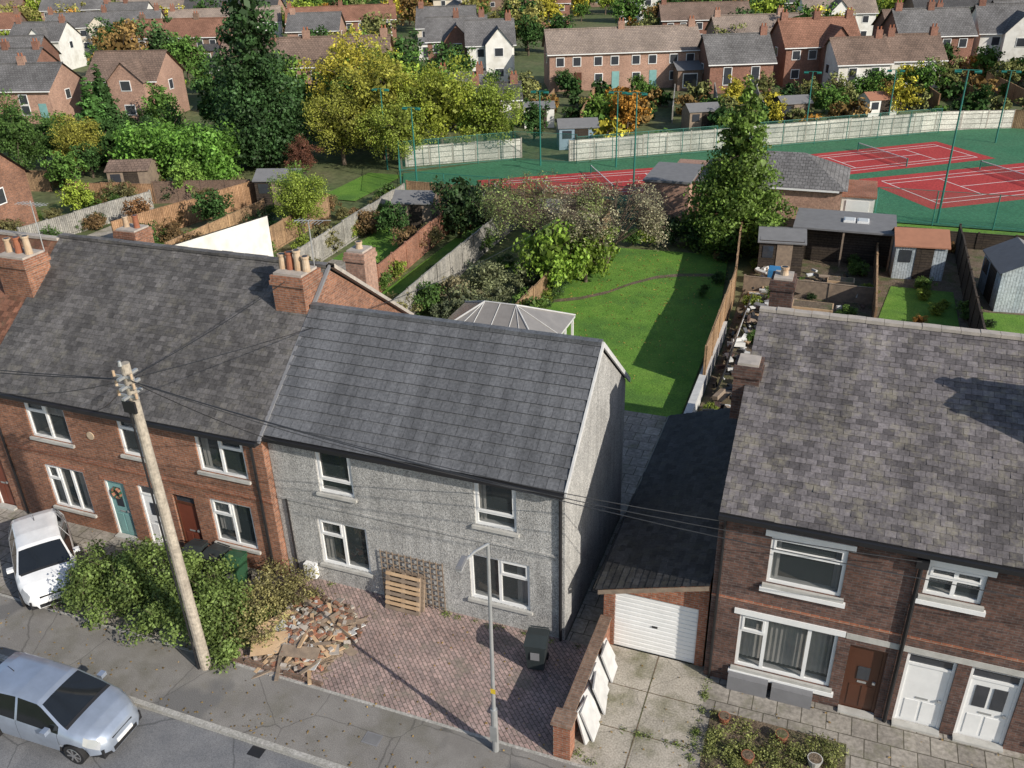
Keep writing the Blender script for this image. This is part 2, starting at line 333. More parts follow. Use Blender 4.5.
def foliage_mesh(name,parts,trunk=None):
    Vs=[p[0] for p in parts]; V=np.concatenate(Vs); cl=np.concatenate([p[1] for p in parts]); nq=len(V)//4
    faces=np.arange(nq*4).reshape(-1,4)
    tv=[];tf=[]
    if trunk: tv=trunk.v; tf=trunk.f
    allv=np.concatenate([V,np.array(tv).reshape(-1,3)]) if len(tv) else V
    me=bpy.data.meshes.new(name)
    nv=len(allv); me.vertices.add(nv); me.vertices.foreach_set('co',allv.astype(np.float32).ravel())
    loops=list(faces.ravel())+[nq*4+i for f in tf for i in f]
    starts=list(range(0,nq*4,4)); s=nq*4
    for f in tf: starts.append(s); s+=len(f)
    me.loops.add(len(loops)); me.loops.foreach_set('vertex_index',loops)
    me.polygons.add(len(starts)); me.polygons.foreach_set('loop_start',starts)
    me.polygons.foreach_set('material_index',[0]*nq+[1]*len(tf))
    me.update(calc_edges=True)
    me.materials.append(MATS['foliage_simple' if 'far' in name or 'small' in name else 'foliage']); me.materials.append(MATS['bark'])
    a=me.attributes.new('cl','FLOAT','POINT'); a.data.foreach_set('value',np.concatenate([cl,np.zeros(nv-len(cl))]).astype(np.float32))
    PROTO[name]=me; return me
def trunk_limbs(h,r0,targets,n=7,split=.35):
    t=MB(); pr=Vector((0,0,-.1)); segs=5; pts=[pr]
    for i in range(1,segs+1): pts.append(Vector((R.uniform(-.04,.04)*h,R.uniform(-.04,.04)*h,h*i/segs)))
    for i in range(segs): t.tube(pts[i],pts[i+1],r0*(1-.16*i),r0*(1-.16*(i+1)),'bark',8,False)
    for T in targets:
        k=R.uniform(split,.9)*segs; i=min(segs-1,int(k)); p=pts[i].lerp(pts[i+1],k-i); T=Vector(T)
        mid=p.lerp(T,.5)+Vector((R.uniform(-.1,.1),R.uniform(-.1,.1),.12))*h*.3
        rr=r0*.35; t.tube(p,mid,rr,rr*.6,'bark',5,False); t.tube(mid,T,rr*.6,rr*.2,'bark',5,False)
    return t
def p_round(name,h,rad,n,size,seed,k=60,base=.28,core=True):
    r=np.random.default_rng(seed); H0=h*base; cz=(h+H0)/2; rz=(h-H0)/2
    d=r.normal(size=(k,3)); d/=np.linalg.norm(d,axis=1)[:,None]
    lump=1+.22*np.sin(d[:,0]*4+seed)*np.cos(d[:,1]*5+seed*2)+.12*r.normal(size=k)
    f=(.45+.5*r.random(k)**.6)*lump
    C=np.stack([d[:,0]*rad*f,d[:,1]*rad*f,cz+d[:,2]*rz*f*.9],axis=1)
    Rr=rad*(.2+.16*r.random(k)); cl=r.random(k)
    P=[leafcloud(C,Rr,n,size,r,cl,up=.3,squash=.75)]
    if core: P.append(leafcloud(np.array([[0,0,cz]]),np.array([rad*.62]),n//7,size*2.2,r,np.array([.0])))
    tr=trunk_limbs(h*.7,rad*.07,[C[i] for i in range(0,k,max(1,k//14))])
    return foliage_mesh(name,P,tr)
def p_cone(name,h,rad,n,size,seed,layers=16,per=11,pw=.8,droop=.4,z0=.06,noise_=.18,ncore=2500):
    r=np.random.default_rng(seed); C=[];Rr=[];C2=[];R2=[]
    for i in range(layers):
        t=i/(layers-1); z=h*(z0+(1-z0)*t*.97); rr=rad*((1-t)**pw)*(.93+.12*r.random())+.05*rad*(1-t)
        if t<.08: rr*=.85
        m=max(2,int(per*(1-t*.75)))
        for j in range(m):
            a=2*math.pi*(j+r.random()*.7)/m+i*1.9; q=rr*(.74+noise_*r.normal())
            C.append((q*math.cos(a),q*math.sin(a),z+r.normal()*h*.012)); Rr.append(max(.1*rad,rr*.33*(.8+.4*r.random())))
        C.append((0,0,z)); Rr.append(max(.08*rad,rr*.5)); C2.append((0,0,z)); R2.append(rr*.66)
    C=np.array(C);Rr=np.array(Rr); cl=r.random(len(C))
    w=Rr**2/np.sum(Rr**2)
    idx=r.choice(len(C),size=len(C)*3,p=w)
    P=[leafcloud(C[idx],Rr[idx],n,size,r,cl[idx],up=.1,droop=droop,squash=.65)]
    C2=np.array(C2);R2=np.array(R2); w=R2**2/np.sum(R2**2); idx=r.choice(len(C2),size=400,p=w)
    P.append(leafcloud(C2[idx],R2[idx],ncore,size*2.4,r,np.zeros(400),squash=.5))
    tr=MB(); tr.tube((0,0,-.1),(0,0,h*.9),rad*.07,rad*.01,'bark',8,False)
    for i in range(0,len(C),4): tr.tube((0,0,C[i][2]+.1),C[i],.04,.01,'bark',4,False)
    return foliage_mesh(name,P,tr)
for i in range(4): p_round('tree_far%d'%i,8,3.4,1600,.42,10+i,k=40,base=.08)
for i in range(2): p_round('tree_mid%d'%i,9,3.6,8000,.21,30+i,k=80,base=.05)
for i in range(2): p_round('bush_mid%d'%i,2,1.3,2200,.13,40+i,k=30,base=.0)
p_round('bush_far',2.2,1.5,400,.32,45,k=18,base=.0)
p_cone('conifer_mesh',10.2,3.2,26000,.19,50,layers=22,per=14,noise_=.1,pw=.72)
p_cone('cypress_mesh',16.5,4.2,22000,.29,51,layers=26,per=14,pw=.5,droop=.0,noise_=.09)
p_cone('conifer_small',8,2.0,5000,.22,52,pw=.7)
def veg(name,proto,loc,s=1,col=(.06,.1,.025),rot=None,sz=None):
    o=bpy.data.objects.new(name,PROTO[proto]); scene.collection.objects.link(o)
    o.location=loc; o.rotation_euler=(0,0,R.uniform(0,6.28) if rot is None else rot)
    o.scale=(s,s,s if sz is None else sz); o.color=c4(col); return o
GREEN=(.075,.14,.032); DG=(.04,.08,.025); YEL=(.36,.32,.045); YG=(.2,.26,.04); BR=(.2,.13,.05); LG=(.12,.2,.04); OR=(.32,.16,.035)
# hero vegetation
veg('conifer_tree','conifer_mesh',(-5.9,53.4,0),1.03,(.12,.19,.035))
veg('cypress_tree','cypress_mesh',(-47.6,64,0),1.0,(.045,.095,.03))
veg('conifer_tree','conifer_small',(-63,61,0),1.2,(.07,.15,.04),sz=.95); veg('conifer_tree','conifer_small',(-66.5,66,0),1.1,(.045,.09,.03),sz=1.0)
veg('tree','tree_mid0',(-38.5,69,0),1.05,(.27,.27,.045)); veg('tree','tree_mid1',(-33.5,70,0),1.0,(.25,.29,.04))
veg('tree','tree_mid0',(-44,74,0),1.1,YEL,rot=2); veg('tree','tree_mid1',(-30,72,0),.85,(.2,.26,.04),rot=3)
veg('tree','tree_mid1',(-35.5,66,0),.7,(.22,.27,.045),rot=1); veg('tree','tree_mid1',(-41,66,0),.8,(.22,.23,.04),rot=1.7)
veg('tree','tree_mid0',(-66,55,0),.75,GREEN); veg('tree','tree_mid1',(-61.5,57,0),.6,(.26,.25,.045))
veg('tree','tree_mid0',(-56,60,0),.5,DG); veg('tree','tree_mid0',(-42.5,62,0),.35,(.16,.07,.045))
veg('tree','tree_mid1',(-33.3,47.5,0),.52,YG); veg('tree','tree_mid0',(-35,50,0),.45,LG)
def twiggy(name,h,rad,seed,n=170):
    rr=random.Random(seed); t=MB(); tips=[]
    for i in range(5):
        a=i*1.3; p=Vector((0,0,0)); 
        q=Vector((math.cos(a)*rad*.18,math.sin(a)*rad*.18,h*.35)); t.tube(p,q,.11,.07,'bark',6,False)
        for j in range(6):
            b=a+rr.uniform(-.9,.9); q2=q+Vector((math.cos(b)*rad*.4*rr.uniform(.5,1),math.sin(b)*rad*.4*rr.uniform(.5,1),h*.35*rr.uniform(.5,1.1))); t.tube(q,q2,.05,.03,'timber_old',5,False)
            for k in range(9):
                c=b+rr.uniform(-1.2,1.2); q3=q2+Vector((math.cos(c)*rad*.4*rr.uniform(.3,1),math.sin(c)*rad*.4*rr.uniform(.3,1),h*.18*rr.uniform(-.5,1))); t.tube(q2,q3,.022,.012,'bark',4,False)
                for l in range(5):
                    q4=q3+Vector((rr.uniform(-1,1),rr.uniform(-1,1),rr.uniform(-1.1,.4)))*.55; t.tube(q3,q4,.012,.006,'bark',3,False)
                tips.append(q3)
    r=np.random.default_rng(seed); C=np.array([tuple(p) for p in tips])
    P=[leafcloud(C,np.full(len(C),.5),9000,.1,r,r.random(len(C)),droop=.5)]
    return foliage_mesh(name,P,t)
twiggy('twig_mesh',5.2,4.2,5)
veg('weeping_tree','twig_mesh',(-12.4,46.6,0),1,(.36,.34,.21),rot=1)
veg('weeping_tree','twig_mesh',(-16.2,47.4,0),1.0,(.24,.3,.1),rot=3)
veg('shrub','bush_mid0',(-14.4,43.2,0),1.6,(.18,.28,.04),sz=2.0)
veg('shrub','bush_mid1',(-12.9,44.8,0),1.3,(.17,.25,.035),sz=1.8)
veg('shrub','bush_mid1',(-23.3,51,0),1.6,(.04,.075,.025),sz=2.0)
veg('shrub','bush_mid0',(-21.4,52.5,0),1.5,(.045,.08,.025),sz=1.6)
for i in range(18):
    veg('shrub','bush_mid%d'%(i%2),(R.uniform(-19.6,-14.8),R.uniform(33,46),0),R.uniform(.45,.95),R.choice([(.15,.18,.1),(.18,.2,.1),GREEN,(.24,.21,.12)]))
for i in range(10):
    veg('shrub','bush_mid%d'%(i%2),(R.uniform(-14,-6),R.uniform(51.5,55.5),0),R.uniform(.5,.9),R.choice([DG,GREEN,YG]))
for i in range(12):
    veg('shrub','bush_mid%d'%(i%2),(-13.9+R.uniform(-.1,.3),R.uniform(33,42),0),R.uniform(.2,.4),R.choice([DG,GREEN,YG,LG])); 
for i in range(7): veg('shrub','bush_mid%d'%(i%2),(R.uniform(-6.4,-5.6),R.uniform(44,51),0),R.uniform(.2,.35),R.choice([DG,GREEN,BR]))
def hedge(name,x0,x1,y0,y1,z1,n,size,col,seed,k=120,lump=.25):
    r=np.random.default_rng(seed); C=np.stack([r.uniform(x0,x1,k),r.uniform(y0,y1,k),r.uniform(0,z1,k)],axis=1)
    P=[leafcloud(C,np.full(k,lump*1.3),n,size,r,r.random(k),up=.3)]
    foliage_mesh(name+'_mesh',P); return veg(name,name+'_mesh',(0,0,0),1,col,rot=0)
hedge('clipped_hedge',-56.5,-46.5,55.5,59.5,3.9,20000,.28,(.12,.24,.04),3,k=420,lump=.6)
r=np.random.default_rng(9); k=210
t=r.random(k); cx=-19.9+t*5.9; cy=14.45+.35*np.sin(t*3)+r.normal(size=k)*.6; prof=1.45*np.sin(np.clip(t*.93+.14,0,1)*math.pi)**.45+.3
C=np.stack([cx,np.clip(cy,13.45,16.1),r.random(k)**.7*prof],axis=1)
tr=MB()
for i in range(0,k,4): tr.tube((C[i][0]*.5+(-17.2)*.5,14.9,-.05),C[i],.02,.008,'bark',4,False)
for i in range(70):
    c=C[r.integers(0,k)]; tr.tube(c,c+np.array([r.normal()*.35,r.normal()*.3,.35+.3*r.random()]),.008,.004,'bark',3,False)
foliage_mesh('front_bush_mesh',[leafcloud(C,np.full(k,.4)*(.7+.6*r.random(k)),44000,.09,r,r.random(k),up=.3)],tr)
veg('overgrown_bush','front_bush_mesh',(0,0,0),1,(.13,.185,.05),rot=0)
k=80; C=np.stack([r.uniform(-14.9,-13.2,k),r.uniform(14.2,17.1,k),r.random(k)*.75],axis=1)
tr=MB()
for i in range(k):
    tr.tube((C[i][0]+r.normal()*.2,C[i][1]+r.normal()*.2,0),C[i]+np.array([r.normal()*.3,r.normal()*.3,.3]),.01,.005,'bark',3,False)
foliage_mesh('brambles_mesh',[leafcloud(C,np.full(k,.3),9000,.075,r,r.random(k),up=.3)],tr)
veg('bramble_patch','brambles_mesh',(0,0,0),1,(.24,.22,.09),rot=0)
# ---------------------------------------------------------------- MIDDLE HOUSE
H=empty('rendered_house',(-10.05,20.7,0))
X0,X1=-14.58,-5.54; YF=17.6; YB=23.9; YR=20.75; ZE=5.15; ZR=7.7
ops=[(-13.02,-11.86,3.4,4.9),(-8.1,-6.89,3.4,4.88),(-13.28,-11.62,.72,2.38),(-8.35,-6.55,.75,2.36)]
mb=MB(); wall_open(mb,X0,X1,-.1,ZE,YF,ops,'pebbledash')
mb.face([(X1,YF,-.1),(X1,YB,-.1),(X1,YB,ZE),(X1,YR,ZR-.05),(X1,YF,ZE)],'pebbledash')
mb.face([(X0,YF,-.1),(X0,YF,ZE),(X0,YR,ZR-.05),(X0,YB,ZE),(X0,YB,-.1)],'pebbledash')
mb.face([(X1,YB,-.1),(X0,YB,-.1),(X0,YB,ZE),(X1,YB,ZE)],'pebbledash')
mb.box(X0+.02,X1-.2,YF-.04,YF-.002,2.86,2.93,'pebbledash'); mb.build('walls',H)
window(H,*ops[0][:2],*ops[0][2:],YF,top=(0,1,.3)); window(H,*ops[1][:2],*ops[1][2:],YF,top=(0,1,.3),curtain=[(.05,.2,1)])
window(H,*ops[2][:2],*ops[2][2:],YF,bars=(.5,),top=(0,.5,.66),curtain=[(.02,.2,1)]); window(H,*ops[3][:2],*ops[3][2:],YF,bars=(.5,),top=(.5,1,.66),curtain=[(.75,.98,1)])
mb=MB(); V=Vector((0,YR-YF+.18,ZR-ZE+.15)); L=V.length
slates(mb,(X0-.0,YF-.18,ZE-.02),(1,0,0),V,X1-X0+.05,L,.33,.32,.042,'tile_new',jit=.002,under='roof_dark')
mb.face([(X1+.05,YB+.15,ZE-.02),(X0,YB+.15,ZE-.02),(X0,YR,ZR+.1),(X1+.05,YR,ZR+.1)],'roof_dark')
x=X0
while x<X1: mb.box(x,min(x+.44,X1+.05),YR-.11,YR+.11,ZR+.08,ZR+.19,'tile_new'); x+=.45
mb.build('roof',H)
def slab(mb,p,q,w,h,m,x0,x1):
    (ya,za),(yb,zb)=p,q
    mb.face([(x1,ya,za),(x1,yb,zb),(x1,yb,zb-h),(x1,ya,za-h)],m); mb.face([(x0,ya,za),(x1,ya,za),(x1,yb,zb),(x0,yb,zb)],m); mb.face([(x0,ya,za-h),(x0,yb,zb-h),(x1,yb,zb-h),(x1,ya,za-h)],m); mb.face([(x0,ya,za),(x0,ya,za-h),(x1,ya,za-h),(x1,ya,za)],m); mb.face([(x0,ya,za),(x0,yb,zb),(x0,yb,zb-h),(x0,ya,za-h)],m)
mb=MB(); slab(mb,(YF-.22,ZE+.03),(YR,ZR+.17),0,.17,'slab_grey',X1+.055,X1+.11); slab(mb,(YB+.2,ZE+.0),(YR,ZR+.17),0,.17,'slab_grey',X1+.055,X1+.11)
mb.build('bargeboard',H)
mb=MB(); mb.box(X0,X1+.05,YF-.3,YF-.19,ZE-.16,ZE-.04,'pipe_black'); mb.box(X0,X1+.05,YF-.185,YF-.003,ZE-.2,ZE-.03,'pipe_black')
mb.tube((X1-.1,YF-.06,0),(X1-.1,YF-.06,ZE-.3),.045,.045,'pipe_black'); mb.tube((X1-.1,YF-.06,ZE-.3),(X1-.1,YF-.22,ZE-.12),.04,.04,'pipe_black')
mb.tube((X0+.35,YF-.05,2.9),(X0+.35,YF-.05,0),.03,.03,'pipe_black')
mb.box(-13.9,-13.5,YF-.2,YF-.01,.15,.65,'upvc_white')
mb.build('gutter_and_downpipe',H)
# ---------------------------------------------------------------- LEFT TERRACE
def gable_house(par,x0,x1,yf,yb,yr,ze,zr,ops,wall,slate,w,g,back='roof_grey',seed=2,zg=-.1,t=.012,jit=.008):
    mb=MB(); wall_open(mb,x0,x1,zg,ze,yf,ops,wall)
    mb.face([(x1,yf,zg),(x1,yb,zg),(x1,yb,ze),(x1,yr,zr-.05),(x1,yf,ze)],wall)
    mb.face([(x0,yf,zg),(x0,yf,ze),(x0,yr,zr-.05),(x0,yb,ze),(x0,yb,zg)],wall)
    mb.face([(x1,yb,zg),(x0,yb,zg),(x0,yb,ze),(x1,yb,ze)],wall); mb.build('walls',par)
    mb=MB(); V=Vector((0,yr-yf+.18,zr-ze+.1)); slates(mb,(x0,yf-.18,ze-.02),(1,0,0),V,x1-x0,V.length,w,g,t,slate,jit=jit,under='roof_dark',seed=seed)
    mb.face([(x1,yb+.15,ze-.02),(x0,yb+.15,ze-.02),(x0,yr,zr+.06),(x1,yr,zr+.06)],back)
    x=x0
    while x<x1: mb.box(x,min(x+.44,x1),yr-.12,yr+.12,zr+.04+R.uniform(0,.015),zr+.13+R.uniform(0,.02),'coping' if slate!='slate_left' else 'slate_left'); x+=.45
    mb.build('roof',par)
    mb=MB(); mb.box(x0,x1,yf-.3,yf-.19,ze-.15,ze-.04,'pipe_black'); mb.box(x0,x1,yf-.185,yf-.003,ze-.16,ze-.03,'pipe_black'); mb.build('gutter',par)
def door(par,x0,x1,z0,z1,Y,mat,glass=None,fan=0,frame='upvc_white',panels=True):
    mb=MB(); f=.07; y0=Y+.06
    mb.box(x0,x0+f,y0,y0+.08,z0,z1,frame); mb.box(x1-f,x1,y0,y0+.08,z0,z1,frame); mb.box(x0+f,x1-f,y0,y0+.08,z1-f,z1,frame)
    zt=z1-f
    if fan:
        mb.box(x0+f,x1-f,y0,y0+.08,z1-fan-f,z1-fan,frame); mb.box(x0+f,x1-f,y0+.04,y0+.06,z1-fan,z1-f,'glass_far'); zt=z1-fan-f
    mb.box(x0+f,x1-f,y0+.03,y0+.08,z0,zt,mat)
    a=x0+f;b=x1-f;w=b-a;h=zt-z0
    if panels:
        for (p,q,u,v) in ((.12,.46,.06,.4),(.54,.88,.06,.4)): 
            mb.box(a+w*p,a+w*q,y0+.018,y0+.029,z0+h*u,z0+h*v,mat)
    if glass:
        for (p,q,u,v) in glass: mb.box(a+w*p,a+w*q,y0+.012,y0+.028,z0+h*u,z0+h*v,'glass_far')
    mb.box(b-.12,b-.05,y0-.03,y0+.029,z0+h*.47,z0+h*.5,'galv_steel'); mb.box(a+w*.35,a+w*.65,y0+.02,y0+.029,z0+h*.44,z0+h*.47,'galv_steel'); mb.box(x0,x1,Y-.15,Y+.06,z0-.05,z0+.03,'stone_sill')
    mb.face([(x0,Y+.15,z0),(x1,Y+.15,z0),(x1,Y+.15,z1),(x0,Y+.15,z1)],'interior')
    mb.build('door',par)
T=empty('brick_terrace_house',(-19.9,21.9,0)); YL=17.35
ops=[(-23.8,-22.1,3.4,4.9),(-20.0,-19.2,3.45,4.9),(-17.05,-15.3,3.45,4.93),(-23.75,-22.05,.65,2.35),(-17.0,-15.45,.8,2.45),
     (-21.25,-20.4,.03,2.25),(-19.85,-18.95,.03,2.35),(-18.45,-17.6,.03,2.3)]
gable_house(T,-25.4,-14.6,YL,26.7,21.9,5.05,8.6,ops,'brick_orange','slate_left',.25,.165)
window(T,*ops[0],YL,bars=(.5,),top=(0,.5,.66),curtain=[(.02,.98,.45)]); window(T,*ops[1],YL,top=(0,1,.66),curtain=[(.1,.9,.5)])
window(T,*ops[2],YL,bars=(.5,),top=(.5,1,.66),curtain=[(.02,.15,1)]); window(T,*ops[3],YL,bars=(.33,.66),top=(0,.33,.66),curtain=[(.02,.3,1),(.7,.98,1)])
window(T,*ops[4],YL,bars=(.5,),top=(0,.5,.66),curtain=[(.04,.5,.8)])
door(T,*ops[5],YL,'door_teal',glass=[(.3,.7,.55,.9)]); door(T,*ops[6],YL,'upvc_white',fan=.35,glass=[(.3,.7,.6,.85)]); door(T,*ops[7],YL,'door_red',fan=.3,frame='door_brown')
mb=MB()
for o in ops: mb.box(o[0]-.1,o[1]+.1,YL-.012,YL+.02,o[3]+.002,o[3]+.16,'brick_red')
mb.box(-25.4,-14.6,YL-.02,YL-.001,2.78,2.93,'brick_red')
mb.tube((-14.95,YL-.06,0),(-14.95,YL-.06,4.9),.04,.04,'pipe_black'); mb.tube((-25.2,YL-.06,0),(-25.2,YL-.06,4.9),.04,.04,'pipe_black')
for i in range(14):
    a=i/14*6.283; mb.tube((-20.85+.17*math.cos(a),YL+.04,1.75+.17*math.sin(a)),(-20.85+.17*math.cos(a+.45),YL+.04,1.75+.17*math.sin(a+.45)),.05,.05,'rust_roof' if i%3 else 'bin_green',6)
mb.tube((-21.2,YL-.03,3.9),(-21.2,YL+.01,3.9),.14,.14,'pot_clay',14)
mb.build('lintels_and_pipes',T)
mb=MB(); slab(mb,(26.8,5.12),(21.9,8.78),0,.14,'coping',-14.62,-14.38); slab(mb,(17.2,5.06),(21.9,8.72),0,.1,'lead_grey',-14.62,-14.52); mb.build('gable_coping',T)
chimney(T,-15.75,-14.65,20.5,21.5,7.0,8.75,4)
chimney(T,-15.7,-14.95,24.6,25.4,5.4,8.1,1,'brick_pink',ph=.3)
T2=empty('brick_terrace_house',(-29.4,21.9,0))
ops=[(-28.6,-27.2,3.4,4.9),(-28.6,-27.2,.7,2.3),(-26.6,-25.8,.03,2.2)]
gable_house(T2,-34,-25.403,YL+.02,26.5,21.8,4.98,8.5,ops,'brick_orange','tile_red',.24,.22,seed=5)
window(T2,*ops[0],YL+.02,bars=(.5,)); window(T2,*ops[1],YL+.02,bars=(.5,)); door(T2,*ops[2],YL+.02,'door_red')
chimney(T2,-26.4,-25.1,19.9,20.9,6.4,8.45,3)
mb=MB(); mb.box(-30.2,-29.2,19.2,20.2,6.6,6.9,'glass_far'); mb.build('skylight',T2)
mb=MB(); mb.tube((-25.2,20.9,8),(-25.2,20.9,10.2),.02,.02,'galv_steel'); mb.tube((-25.8,20.9,10.1),(-24.5,20.9,10.1),.012,.012,'galv_steel')
for i in range(8): mb.tube((-25.7+i*.15,20.7,10.1),(-25.7+i*.15,21.1,10.1),.008,.008,'galv_steel',4)
mb.build('tv_aerial',T2)
mb=MB(); mb.tube((-14.9,21.6,8.5),(-14.9,21.6,10.2),.02,.02,'galv_steel'); mb.tube((-15.4,21.6,10.15),(-14.3,21.9,10.15),.012,.012,'galv_steel')
for i in range(8): mb.tube((-15.3+i*.12,21.42,10.15),(-15.35+i*.12,21.85,10.15),.008,.008,'galv_steel',4)
mb.build('tv_aerial',T)
E=empty('white_rear_extension',(-27.3,31,0)); mb=MB(); mb.face([(-26.5,26.7,-.1),(-26.5,35,-.1),(-26.5,35,5.5),(-26.5,26.7,6.3)],'render_white')
mb.box(-29.9,-26.52,26.7,34.95,-.1,3.2,'render_white'); mb.face([(-26.45,26.7,6.36),(-26.45,35.1,5.56),(-30,35.1,3.2),(-30,26.7,4)],'roof_grey'); mb.face([(-26.5,35,3.2),(-26.5,35,5.5),(-29.9,35,3.2)],'render_white'); mb.build('walls_and_roof',E)
chimney(E,-28.6,-27.5,27.3,28.3,3.5,6.9,2,'brick_orange')
mb=MB(); mb.box(-34,-30.1,26.7,31,-.1,4.0,'brick_orange'); mb.face([(-34,26.7,4.0),(-30.1,26.7,4.0),(-30.1,29,5.1),(-34,29,5.1)],'roof_red'); mb.face([(-34,31.2,4.0),(-30.1,31.2,4.0),(-30.1,29,5.1),(-34,29,5.1)],'roof_red'); mb.build('wing',E)
# ---------------------------------------------------------------- GARAGE
Gg=empty('garage',(-3.1,22,0)); mb=MB()
YG_=17.85
wall_open(mb,-4.5,-1.72,-.1,2.1,YG_,[(-4.2,-1.95,0,1.95)],'brick_red',.1)
mb.face([(-4.5,YG_,2.1),(-1.72,YG_,2.1),(-1.72,YG_,3.0)],'brick_red'); mb.face([(-4.5,YG_,-.1),(-4.5,27.3,-.1),(-4.5,27.3,2.1),(-4.5,YG_,2.1)],'brick_dark'); mb.face([(-4.5,27.3,-.1),(-1.72,27.3,-.1),(-1.72,27.3,3),(-4.5,27.3,2.1)],'brick_dark')
mb.build('walls',Gg)
mb=MB(); mb.box(-4.2,-1.95,YG_+.05,YG_+.09,0,1.95,'upvc_white')
for i in range(13): mb.box(-4.18,-1.97,YG_+.035,YG_+.049,.03+i*.148,.13+i*.148,'upvc_white')
mb.box(-3.15,-3.0,YG_+.01,YG_+.034,.95,1.0,'pipe_black'); mb.build('garage_door',Gg)
mb=MB(); V=Vector((2.95,0,.95)); slates(mb,(-4.66,27.4,2.12),(0,-1,0),V,9.85,V.length,.26,.2,.015,'slate_garage',under='roof_dark',seed=8)
mb.build('roof',Gg)
mb=MB(); mb.tube((-4.7,17.6,2.05),(-4.7,27.4,2.05),.055,.055,'pipe_black'); mb.face([(-4.6,17.56,2.1),(-1.72,17.56,3.03),(-1.72,17.56,2.88),(-4.6,17.56,1.95)],'timber_old'); mb.build('gutter',Gg)
# ---------------------------------------------------------------- RIGHT TERRACE
RT=empty('dark_brick_terrace_house',(5,22,0)); YQ=17.6
ops=[(-.4,1.32,3.5,4.9),(-.9,1.45,.6,2.35),(3.0,4.2,4.1,4.95),(1.75,2.6,.03,2.15),(3.02,4.1,.03,2.3),(4.4,5.5,.03,2.3),(6.2,7.8,.6,2.3),(6.2,7.8,3.5,4.9)]
gable_house(RT,-1.65,14,YQ,28,22.8,5.45,8.4,ops,'brick_dark','slate_right',.25,.165,seed=11,t=.014,jit=.011)
window(RT,*ops[0],YQ,top=(0,1,.68),curtain=[(.02,.14,1),(.86,.98,1)]); window(RT,*ops[1],YQ,bars=(.28,.72),top=(0,.28,.68),curtain=[(.02,.98,.9)]); window(RT,*ops[2],YQ,bars=(.5,),top=(0,1,.6),curtain=[(.1,.9,.7)])
window(RT,*ops[6],YQ,bars=(.5,)); window(RT,*ops[7],YQ,bars=(.5,))
door(RT,*ops[3],YQ,'door_brown',frame='door_brown',glass=[(.3,.7,.5,.7)]); door(RT,*ops[4],YQ,'upvc_white',fan=.32); door(RT,*ops[5],YQ,'upvc_white',fan=.32,glass=[(.15,.45,.55,.9),(.55,.85,.55,.9)])
mb=MB()
for o in (ops[0],ops[1],ops[2],ops[6],ops[7]): mb.box(o[0]-.15,o[1]+.15,YQ-.03,YQ+.03,o[3]+.002,o[3]+.17,'upvc_white'); mb.box(o[0]-.13,o[1]+.13,YQ-.1,YQ-.001,o[2]-.22,o[2]-.102,'upvc_white')
mb.box(1.62,5.6,YQ-.02,YQ-.001,2.33,2.5,'stone_sill')
mb.box(-1.65,6,YQ-.015,YQ-.002,2.75,2.82,'brick_red')
mb.tube((2.85,YQ-.07,0),(2.85,YQ-.07,5.2),.05,.05,'pipe_black'); mb.box(2.72,2.98,YQ-.17,YQ-.003,4.9,5.15,'pipe_black'); mb.tube((-1.5,YQ-.05,0),(-1.5,YQ-.05,5.2),.035,.035,'pipe_black')
mb.box(-1.0,.0,YQ-.3,YQ-.01,.0,.46,'lead_grey'); mb.box(.1,1.1,YQ-.3,YQ-.01,.0,.44,'lead_grey')
mb.build('lintels_sills_and_pipes',RT)
chimney(RT,-1.95,-1.3,20.6,21.3,6.2,7.75,0,'brick_dark'); chimney(RT,-1.6,-.95,25.3,26.1,6.0,8.4,1,'brick_dark',ph=.3); chimney(RT,5.6,6.9,19.8,20.8,6.3,8.9,3,'brick_dark')
# ---------------------------------------------------------------- front street objects
def wire(name,p,q,sag=.4,r=.012,n=14):
    mb=MB(); p=Vector(p);q=Vector(q); pts=[p.lerp(q,i/n)-Vector((0,0,4*sag*(i/n)*(1-i/n))) for i in range(n+1)]
    for i in range(n): mb.tube(pts[i],pts[i+1],r,r,'pipe_black',5,False)
    return mb
P=empty('utility_pole',(-14.6,13.4,0)); mb=MB(); mb.tube((-14.55,13.4,-.1),(-14.68,13.4,9.3),.16,.11,'pole_wood',14); mb.build('pole',P,smooth=False)
mb=MB(); 
for z in (8.5,8.75,9.0):
    mb.box(-14.95,-14.4,13.28,13.32,z-.03,z+.03,'galv_steel'); mb.box(-14.72,-14.64,13.1,13.7,z-.03,z+.03,'galv_steel')
    for x_ in (-14.93,-14.42): mb.tube((x_,13.26,z),(x_,13.26,z+.14),.035,.03,'pot_clay',8)
mb.box(-14.85,-14.5,13.2,13.26,8.1,8.4,'pipe_black'); mb.tube((-14.66,13.25,9.3),(-14.66,13.25,9.42),.05,.03,'galv_steel')
mb.tube((-14.73,13.25,8.2),(-14.68,13.25,0),.025,.025,'pipe_black')
mb.build('brackets_and_insulators',P)
for q,s in (((-5.9,17.4,5.0),.25),((-1.5,17.4,5.2),.35),((2.8,17.3,5.2),.5),((14,17.3,5.4),.9),((-14.0,17.4,5.0),.1),((-20.5,17.2,5.0),.15),((-26,17.2,4.9),.3),((-13,40,5),.7),((-60,14,8.6),1.2),((-50,13,8.6),1.0),((-15.3,21,8.6),.1)):
    wire('w',(-14.68,13.35,8.9),q,s,.011).build('overhead_wire',P)
LP=empty('street_lamp',(-6,13.5,0)); mb=MB(); mb.tube((-6,13.5,-.05),(-6,13.5,1.4),.085,.085,'galv_steel',12); mb.tube((-6,13.5,1.4),(-5.95,13.5,6.3),.05,.038,'galv_steel',12)
